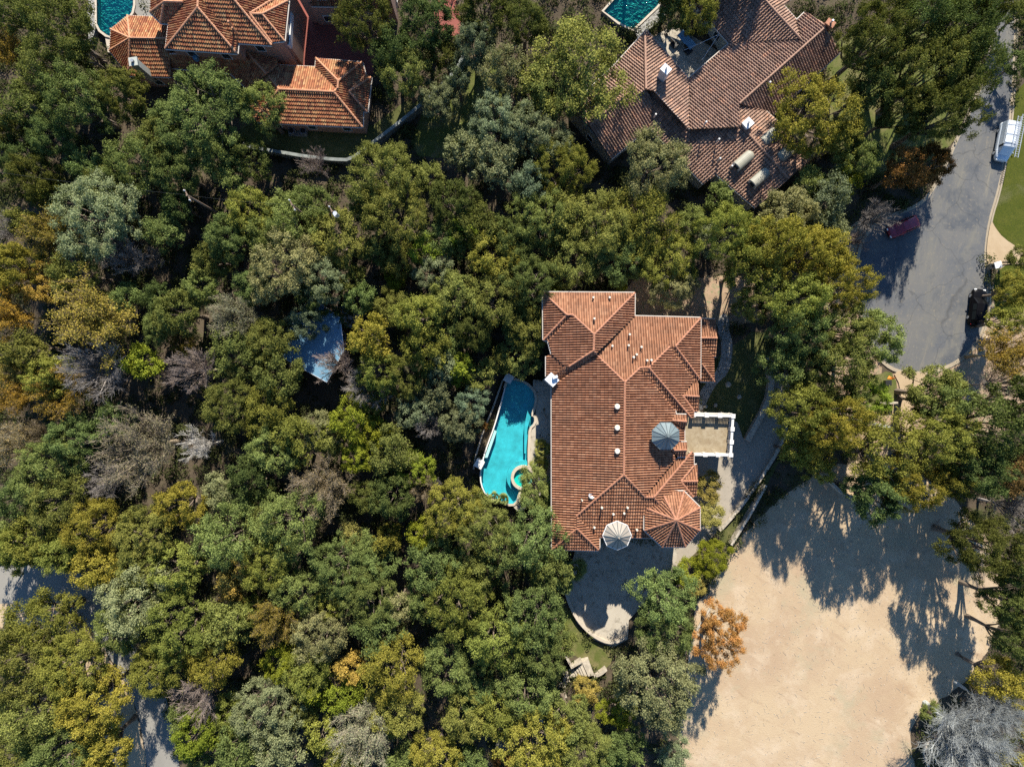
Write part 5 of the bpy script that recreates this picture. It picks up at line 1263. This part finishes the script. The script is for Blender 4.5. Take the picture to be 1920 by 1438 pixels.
T('''
110 50 72 d
25 20 50 d
12 95 42 g | golden tree cut by the left edge, level with the teal pool
150 95 32 d
90 140 58 o
140 185 66 o
45 195 50 d
225 170 46 d
370 205 92 o | broad mid green oak hiding the low roofs of the top left mansion
300 270 52 o
250 300 58 o
160 312 36 o
325 315 50 d
60 330 46 d
430 325 40 o
195 350 40 o
95 260 44 d
685 30 58 d
740 95 48 d
800 45 52 d
760 140 48 o
835 95 42 d
905 25 48 d
890 85 44 b
945 130 48 b
820 190 36 b
858 150 28 b
865 285 32 s | pale sage crown below the right end of the garden wall
930 225 50 b
935 300 50 b
720 335 72 o | big mid green crown just below the bend of the garden wall
810 330 26 o
490 205 44 o | olive crown pressed against the left side of the garage roof
593 310 30 p | leafless reddish brown shrub below the middle of the garden wall
1090 118 100 o | very broad oak beside the teal pool with rocky edges
1040 160 60 o
985 40 44 d
1000 175 42 d
990 240 46 b
1030 265 48 b
1055 320 56 l
985 345 44 b
1230 300 68 s | sage oak leaning over the roof of the 45 degree house
1308 20 38 l 6
1266 28 32 d 4.5
1345 375 30 o
1530 205 78 l | large olive oak overhanging the right end of the brown tile roof
1580 262 48 l
1640 75 68 d 10
1725 40 70 d 10
1805 60 66 d 10
1745 140 76 d 10
1808 135 62 d 10
1640 155 50 d 9
1770 215 60 d 10
1690 205 46 d 9
1840 15 42 d 10
1690 322 46 u | rusty brown tree left of the narrow end of the street
1742 305 40 u | rusty brown tree touching the left kerb of the street
1612 300 44 o
1548 375 48 b
1582 345 30 y
1518 345 28 o
1908 120 26 d
1912 30 26 d
180 405 84 s | largest sage oak at the left, above the grey bare crown
100 440 54 g | golden brown crown at left beside the largest sage oak
28 500 46 l
75 535 42 k
235 485 42 n | grey bare crown just below the largest sage oak
288 482 26 n | small grey bare crown right of the other grey one at upper left
312 425 42 o
335 385 32 d
180 595 82 g | widest golden tree, in the middle of the left edge
175 690 62 n | greyish bare crown directly below the widest golden tree
335 585 46 o
300 610 36 o
437 590 46 w | straw coloured crown left of the pale roofed building
400 485 40 o
430 445 44 o
468 400 48 l
345 645 26 g
50 650 44 o
92 705 44 l
20 700 36 k
270 680 32 y
365 692 48 p | tangled brownish bare crown below the straw coloured tree
325 708 26 p | small pinkish bare crown left of the tangled brownish one
440 665 52 o
22 430 30 n
50 420 28 o
90 365 28 l
545 415 58 o
640 445 54 o
530 500 72 s
610 525 48 s
500 450 46 o
585 385 40 o
740 395 66 o
690 385 44 d
832 450 42 o
866 440 30 y
712 478 28 o
755 485 42 o
797 472 32 y
818 512 42 b
742 522 22 y
700 640 46 l 9
715 700 40 l 8
785 590 48 l 9
800 650 46 l 8
680 560 30 o
655 592 26 x | white dead branches above the right corner of the pale roof
860 560 48 o
925 480 52 l
935 560 56 o
968 610 46 o 4.5
976 664 42 o 4
934 680 26 o 3.5
862 692 30 y
898 704 32 o 4.5
830 690 32 b
628 682 42 p | pinkish bare crown spreading over the pale metal roof
690 722 46 n | grey bare crown right of the pinkish one beside the pale roof
505 640 50 o
520 700 52 o
575 605 34 b
590 560 36 d
650 520 32 d
1012 405 56 o
1062 400 52 o
1125 425 72 o 7
1210 415 76 l 7
1160 475 62 o 6
1250 490 60 l 6
1080 480 58 o 6
1262 530 46 s 5
992 520 56 o
992 615 48 o 5.5
1162 533 16 y 1.2 | small yellow-green bush behind the top edge of the villa roof
1043 540 12 y 1.2 | tiny yellow-green sprig at the top left corner of the villa roof
1365 440 58 l 9
1400 505 50 l 9
1325 455 30 b
1480 400 50 s
1556 425 30 s
1455 460 60 l 10
1530 480 60 l 10
1570 530 58 l 10
1480 560 60 l 10
1500 620 58 o 9
1580 620 58 o 9
1640 640 52 o 9 | round crown jutting over the left rim of the turning circle
1570 685 62 o 9
1470 680 48 o 8
1410 575 34 o 8
1640 408 36 n | grey bare shrub beside the dark red car
1603 450 24 p | small pinkish bare shrub at the driveway mouth left of the street
1898 545 36 l
1885 605 36 l
1890 665 52 g | dull golden tree right of the blue bin
1880 722 42 n | grey bare crown at the right edge below the rusty golden tree
1912 485 22 o
1750 735 54 o 7 | crown with ground showing through, below the turning circle
40 742 42 g
110 732 52 g | golden crown at left just below the greyish bare crown
28 832 46 w | straw coloured crown on the left edge below the golden ones
76 815 28 t
135 822 46 o
203 790 38 o
265 840 80 t | widest tan brown crown in the left half
200 902 40 n | grey brushy crown under the widest tan brown one
378 835 36 x | white dead tree in the left half of the wood
432 758 56 o
92 880 60 o
112 935 56 o
60 1012 50 l
112 1035 48 l
180 990 56 l
270 1000 60 o
180 1062 50 l
260 1070 50 o
338 945 50 l
420 922 40 s
428 1010 64 o
330 1062 54 l
446 1078 30 k
500 765 52 l
560 820 52 l
598 808 38 s
510 842 46 o
622 832 30 o
660 795 44 y | tall yellow-green crown above the big tan one near mid left
672 855 36 y
690 755 40 l
704 812 32 y
600 915 58 t | tan crown with bare lower branches left of the dark gap
775 772 38 b
816 740 30 b
802 800 28 n | small grey bare crown left of the long pool
860 792 40 b
882 758 34 b
896 800 15 u
742 850 50 o
775 882 38 y
790 910 28 t | small round tan crown lower left of the long pool
816 908 15 n
850 955 60 l 8
905 985 60 o 8
945 1030 50 o 8
795 1002 34 y
820 1060 52 o
890 1070 50 o
540 990 68 o
660 1002 24 k
690 1022 36 o
727 1012 30 l
640 1062 58 o
700 1062 42 o
505 1052 58 l
1006 920 44 o 5 | oak between the round spa and the villa eave
1000 1010 62 o 8
1030 1070 44 o 7
1015 842 22 f | fan palm at the upper end beside the long pool
1012 872 24 f | fan palm just above the round spa
928 933 16 f | small fan palm at the lower tip of the long pool
944 936 14 f | smallest fan palm beside the lower tip of the long pool
1076 1068 30 f | fan palm at the lower left corner of the villa
1058 1098 22 f | fan palm left of the terrace, below the other one
1330 915 28 k 1.9 | yellow bush against the villa's right wall, upper of two
1333 965 26 k 1.9 | yellow bush against the villa's right wall, lower of two
1335 1042 36 y 2.2 | bright green shrub where the driveway meets the dirt lot
1292 1075 28 y 2 | low yellow-green shrub at the right edge of the blue shaded terrace
1502 770 58 l 9
1560 792 58 l 10
1628 745 40 y 7
1490 845 28 l 6
1540 872 34 l 6
1660 855 78 l 8.5 | big olive oak throwing the longest shadow on the dirt lot
1640 930 52 d 8
1705 905 56 l 8
1760 822 60 l 9
1785 900 38 l 8
1765 750 48 o 8
1850 800 76 d 10
1832 880 58 d 9
1900 760 50 d 10
1892 885 48 u 8
1898 950 40 n
1845 1020 66 d 8.5
1912 1055 42 d 9
75 1165 74 l 7
40 1245 70 o
140 1245 66 l
60 1335 78 o
170 1315 66 l
188 1402 50 l
110 1405 68 o
15 1415 50 o
-30 1035 48 o
30 1030 44 l
262 1120 66 s
330 1175 68 l
225 1172 50 o
300 1250 58 l
402 1240 56 l
420 1160 52 o
440 1102 30 k
458 1150 22 y
375 1302 48 p | brownish bare twiggy crown right of the lower road
352 1338 30 o
370 1372 44 y
432 1345 42 l
450 1402 50 o
380 1425 36 o
515 1162 46 g | golden brown crown in the lower left wood
558 1105 50 o
600 1190 56 s
690 1112 60 o
745 1132 28 s
700 1182 52 o
530 1240 42 y
575 1262 50 l
658 1250 28 k | pale yellow round crown near the bottom centre
640 1300 42 y
732 1260 62 l
740 1332 48 o
842 1250 54 o
500 1332 58 s
530 1402 52 s
590 1290 32 y
602 1372 32 l
685 1372 64 w | straw coloured starburst of branches at the bottom, left of centre
860 1122 70 l 8
925 1190 62 l 8
800 1130 42 o
870 1340 52 o
930 1340 46 l
890 1292 42 o
820 1412 46 l
760 1422 42 o
882 1422 32 o
945 1432 22 r
945 1392 20 x | small white dead twigs at the bottom centre
1000 1150 64 o 8
1010 1222 60 o 7
985 1285 62 o 7
1048 1192 32 o
1000 1390 66 l
1062 1350 50 o
1098 1295 28 k 3 | orange yellow bush just below the garden steps
1085 1402 58 o
1160 1335 40 y 4
1172 1400 42 o
1130 1422 36 o
1246 1122 62 o 7 | dark crown above the wide oak, against the terrace end
1250 1185 52 o 7
1235 1285 84 s 8 | wide sage oak at the left border of the dirt lot
1354 1195 57 r 7 | orange tree standing at the left edge of the dirt lot
1268 1420 36 s 4
1305 1100 20 k 2
1822 1385 82 v | big silvery bare tree in the bottom right corner
1868 1330 50 v | silvery bare tree just above the big one in the corner
1890 1130 46 d 8
1902 1200 40 d 8
1872 1272 44 l 7
1915 1345 28 l
1902 1432 28 l
1745 1335 22 o 1.5 | low green shrub between the dirt lot and the silvery bare trees
1262 -40 45 d 6
1338 -50 42 d 6
1190 -62 42 d 6
1405 -62 42 d 7
560 1330 36 o
650 1420 40 l
480 1150 34 l
620 1130 34 l
290 560 34 d
240 560 30 o
380 540 36 o
470 535 40 o
140 510 44 o
20 590 46 g | golden crown at the left edge above mid height
30 300 40 d
15 250 36 d
400 300 44 o
470 300 40 d
640 590 24 d
890 620 44 d
840 630 40 o
740 580 40 o
760 700 44 o
900 420 50 d
850 380 50 d
960 450 46 d
1290 420 34 o
1420 450 44 o
1510 690 46 o
1600 770 46 o
740 930 46 d
690 930 38 d
470 900 46 d
490 960 40 o
40 930 46 o
10 1010 40 o
''')
# dead hyphens in the crown height column mean the default
ANCH = [('the villa roof', 1160, 790), ('the long turquoise pool', 950, 825), ('the pale roofed building', 590, 645), ('the garage wing', 590, 180), ('the mansion roof', 400, 60), ('the garden wall', 700, 270),
        ('the 45 degree house', 1350, 200), ('the turning circle', 1730, 580), ('the parked black car', 1835, 570), ('the white van', 1885, 270), ('the dark red car', 1690, 428), ('the dirt lot', 1500, 1220), ('the lower road', 290, 1340), ('the upper bend of the lower road', 60, 1085),
        ('the garden steps', 1080, 1255), ('the terrace end', 1140, 1190), ('the roof terrace balcony', 1335, 815), ('the teal pool at the top edge', 215, 25), ('the rocky teal pool', 1190, 15), ('the driveway', 1400, 900), ('the cable pole in the gap', 350, 366),
        ('the largest sage oak', 180, 405), ('the widest golden tree', 180, 595), ('the straw coloured tree', 437, 590), ('the pinkish bare crown', 628, 682), ('the widest tan brown crown', 265, 840), ('the white dead tree', 378, 835), ('the tan crown by the dark gap', 600, 915),
        ('the pale yellow round crown', 658, 1250), ('the straw coloured starburst', 685, 1372), ('the golden brown crown', 515, 1162), ('the orange tree', 1352, 1195), ('the silvery bare trees', 1840, 1370), ('the rusty brown trees', 1715, 315), ('the big olive oak', 1660, 855), ('the wide sage oak', 1235, 1285)]
def direction(dx, dy):
    a = math.degrees(math.atan2(-dy, dx)) % 360
    return ['right of', 'upper right of', 'above', 'upper left of', 'left of', 'lower left of', 'below', 'lower right of'][int((a + 22.5) // 45) % 8]
used = {t[5] for t in TREES if t[5]}
def auto_label(cx, cy, r, kind):
    w_, noun, _ = KIND[kind]
    sz = 'small' if r < 34 else ('medium' if r < 47 else ('large' if r < 62 else 'very large'))
    for nm, ax, ay in sorted(ANCH, key=lambda a: math.hypot(a[1] - cx, a[2] - cy)):
        if math.hypot(ax - cx, ay - cy) < 12: continue
        dd = math.hypot(ax - cx, ay - cy)
        near = 'close ' if dd < 80 else ('' if dd < 170 else 'well ')
        if noun == 'palm': noun = 'tree'
        lb = f'{sz} {w_} {noun} {near}{direction(cx - ax, cy - ay)} {nm}'
        if lb not in used: used.add(lb); return lb
    return lb
cnt = {}
made = {}
rp_ = random.Random(5)
GEOM = {'g': 'G', 't': 'T', 'w': 'T', 'n': 'N', 'p': 'N', 'x': 'N', 'v': 'V', 'f': 'P', 'u': 'M', 'r': 'M', 'k': 'S'}
NAME = {'L': 'oak_tree', 'M': 'oak_tree', 'S': 'small_tree', 'G': 'golden_tree', 'T': 'tan_tree', 'N': 'bare_tree', 'V': 'bare_tree', 'P': 'palm_tree'}
def place(cx, cy, r, kind, hc, label):
    w_, noun, col = KIND[kind]
    g = GEOM.get(kind)
    if g is None or g in 'MS': g = 'L' if r >= 56 else ('M' if r >= 33 else 'S')
    keys = [k for k in PROTO if k[0] == g]
    i = cnt.get(g, 0); cnt[g] = i + 1
    R0, h0, parts = PROTO[keys[i % len(keys)]]
    if hc is None: hc = 8.0 if r >= 62 else (7.0 if r >= 44 else (5.6 if r >= 28 else 3.2))
    if g == 'P': hc = 3.0 if r > 18 else 2.2
    zc = hc + (0 if g in 'NGTPV' else .0)
    q = P(cx, cy, zc + .25 * r / F * (H - zc))
    Rm = r / F * (H - zc)
    s = Rm / R0 * (1.06 if g in 'LMS' else 1.05); sz = min(1.75, max(.45, hc / h0))
    low = hc < 2.6
    t = empty(NAME[g] if not low else 'bush', (q.x, q.y, 0), rp_.uniform(0, 6.28), label or auto_label(cx, cy, r, kind), 'palm' if g == 'P' else ('bush' if low else 'tree'), 'palms around the villa' if g == 'P' else 'trees of the wooded hillside')
    t.scale = (s * rp_.uniform(.95, 1.05), s * rp_.uniform(.95, 1.05), sz)
    jit = tuple(c * f for c, f in zip(col, (rp_.uniform(.78, 1.22),) * 3)); hs = rp_.uniform(-.16, .16); jit = (jit[0] * (1 + hs), jit[1], jit[2] * (1 - hs))
    def put(nm, me, mat, color=None):
        if not me.materials: me.materials.append(mat)
        o = bpy.data.objects.new(nm, me); COL.objects.link(o); o.parent = t
        if color: o.color = (*color, 1)
        return o
    if g in 'LMSP': put('trunk', parts[0], M['bark']); put('crown', parts[1], M['leaf'], jit)
    else:
        put('trunk', parts[0], M['twig'], tuple(c * 1.35 for c in TW.get(kind, (.24, .2, .16))))
        put('branches', parts[2], M['twig'], TW.get(kind, (.24, .2, .16)))
        if parts[1]: put('crown', parts[1], M['leaf'], jit)
def twig_mat():
    m, n, b = new_mat('twig'); oi = nd(n, 'ShaderNodeObjectInfo'); n.links.new(oi.outputs['Color'], b.inputs['Base Color']); b.inputs['Roughness'].default_value = .85; return m
M['twig'] = twig_mat()
TW = {'n': (.175, .155, .14), 'p': (.20, .155, .13), 'x': (.36, .34, .31), 'v': (.20, .21, .205), 'g': (.15, .11, .06), 't': (.17, .135, .095), 'w': (.22, .19, .13)}
for (cx, cy, r, kind, hc, lab) in TREES: place(cx, cy, r, kind, hc, lab)

# ================================================================ UNDERGROWTH
def inside(poly, X, Y):
    c = np.zeros(len(X), bool); n = len(poly)
    for i in range(n):
        x0, y0 = poly[i][:2]; x1, y1 = poly[(i + 1) % n][:2]
        k = (y0 > Y) != (y1 > Y)
        with np.errstate(divide='ignore', invalid='ignore'):
            c ^= k & (X < (x1 - x0) * (Y - y0) / (y1 - y0 + 1e-12) + x0)
    return c
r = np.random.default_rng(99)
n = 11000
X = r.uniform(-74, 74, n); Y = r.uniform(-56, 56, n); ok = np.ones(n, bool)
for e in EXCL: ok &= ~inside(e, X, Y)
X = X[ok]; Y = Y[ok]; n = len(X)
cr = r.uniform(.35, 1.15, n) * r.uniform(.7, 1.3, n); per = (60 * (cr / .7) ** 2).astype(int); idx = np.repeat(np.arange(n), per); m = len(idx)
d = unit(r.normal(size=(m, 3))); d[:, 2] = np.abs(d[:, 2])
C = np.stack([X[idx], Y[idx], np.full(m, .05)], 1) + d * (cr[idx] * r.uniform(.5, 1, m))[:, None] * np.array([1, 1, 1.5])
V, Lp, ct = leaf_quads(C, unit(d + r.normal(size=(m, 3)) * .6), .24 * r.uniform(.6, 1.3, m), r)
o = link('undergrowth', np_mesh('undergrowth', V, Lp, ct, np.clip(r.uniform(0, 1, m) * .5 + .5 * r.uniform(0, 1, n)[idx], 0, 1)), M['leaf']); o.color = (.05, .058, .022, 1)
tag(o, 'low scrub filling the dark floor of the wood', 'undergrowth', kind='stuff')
# stones and sticks strewn over the bare dirt
DL = EXCL[0]; n = 2600; X = r.uniform(DL[:, 0].min(), DL[:, 0].max(), n); Y = r.uniform(DL[:, 1].min(), DL[:, 1].max(), n); k = inside(DL, X, Y); X = X[k]; Y = Y[k]; n = len(X)
mb = MB(); rr = random.Random(3)
for x, y in zip(X, Y):
    s_ = rr.uniform(.02, .06); a = rr.uniform(0, 3.14)
    if rr.random() < .35: mb.box((x, y, .03), (rr.uniform(.2, .7), .03, .03), a)
    else: mb.prism(ccw([(x - s_, y - s_ * .7), (x + s_, y - s_), (x + s_ * .7, y + s_), (x - s_, y + s_ * .6)]), 0, s_ * 1.1)
tag(mb.build('gravel', M['stone']), 'loose stones and sticks strewn over the bare dirt', 'gravel', kind='stuff')
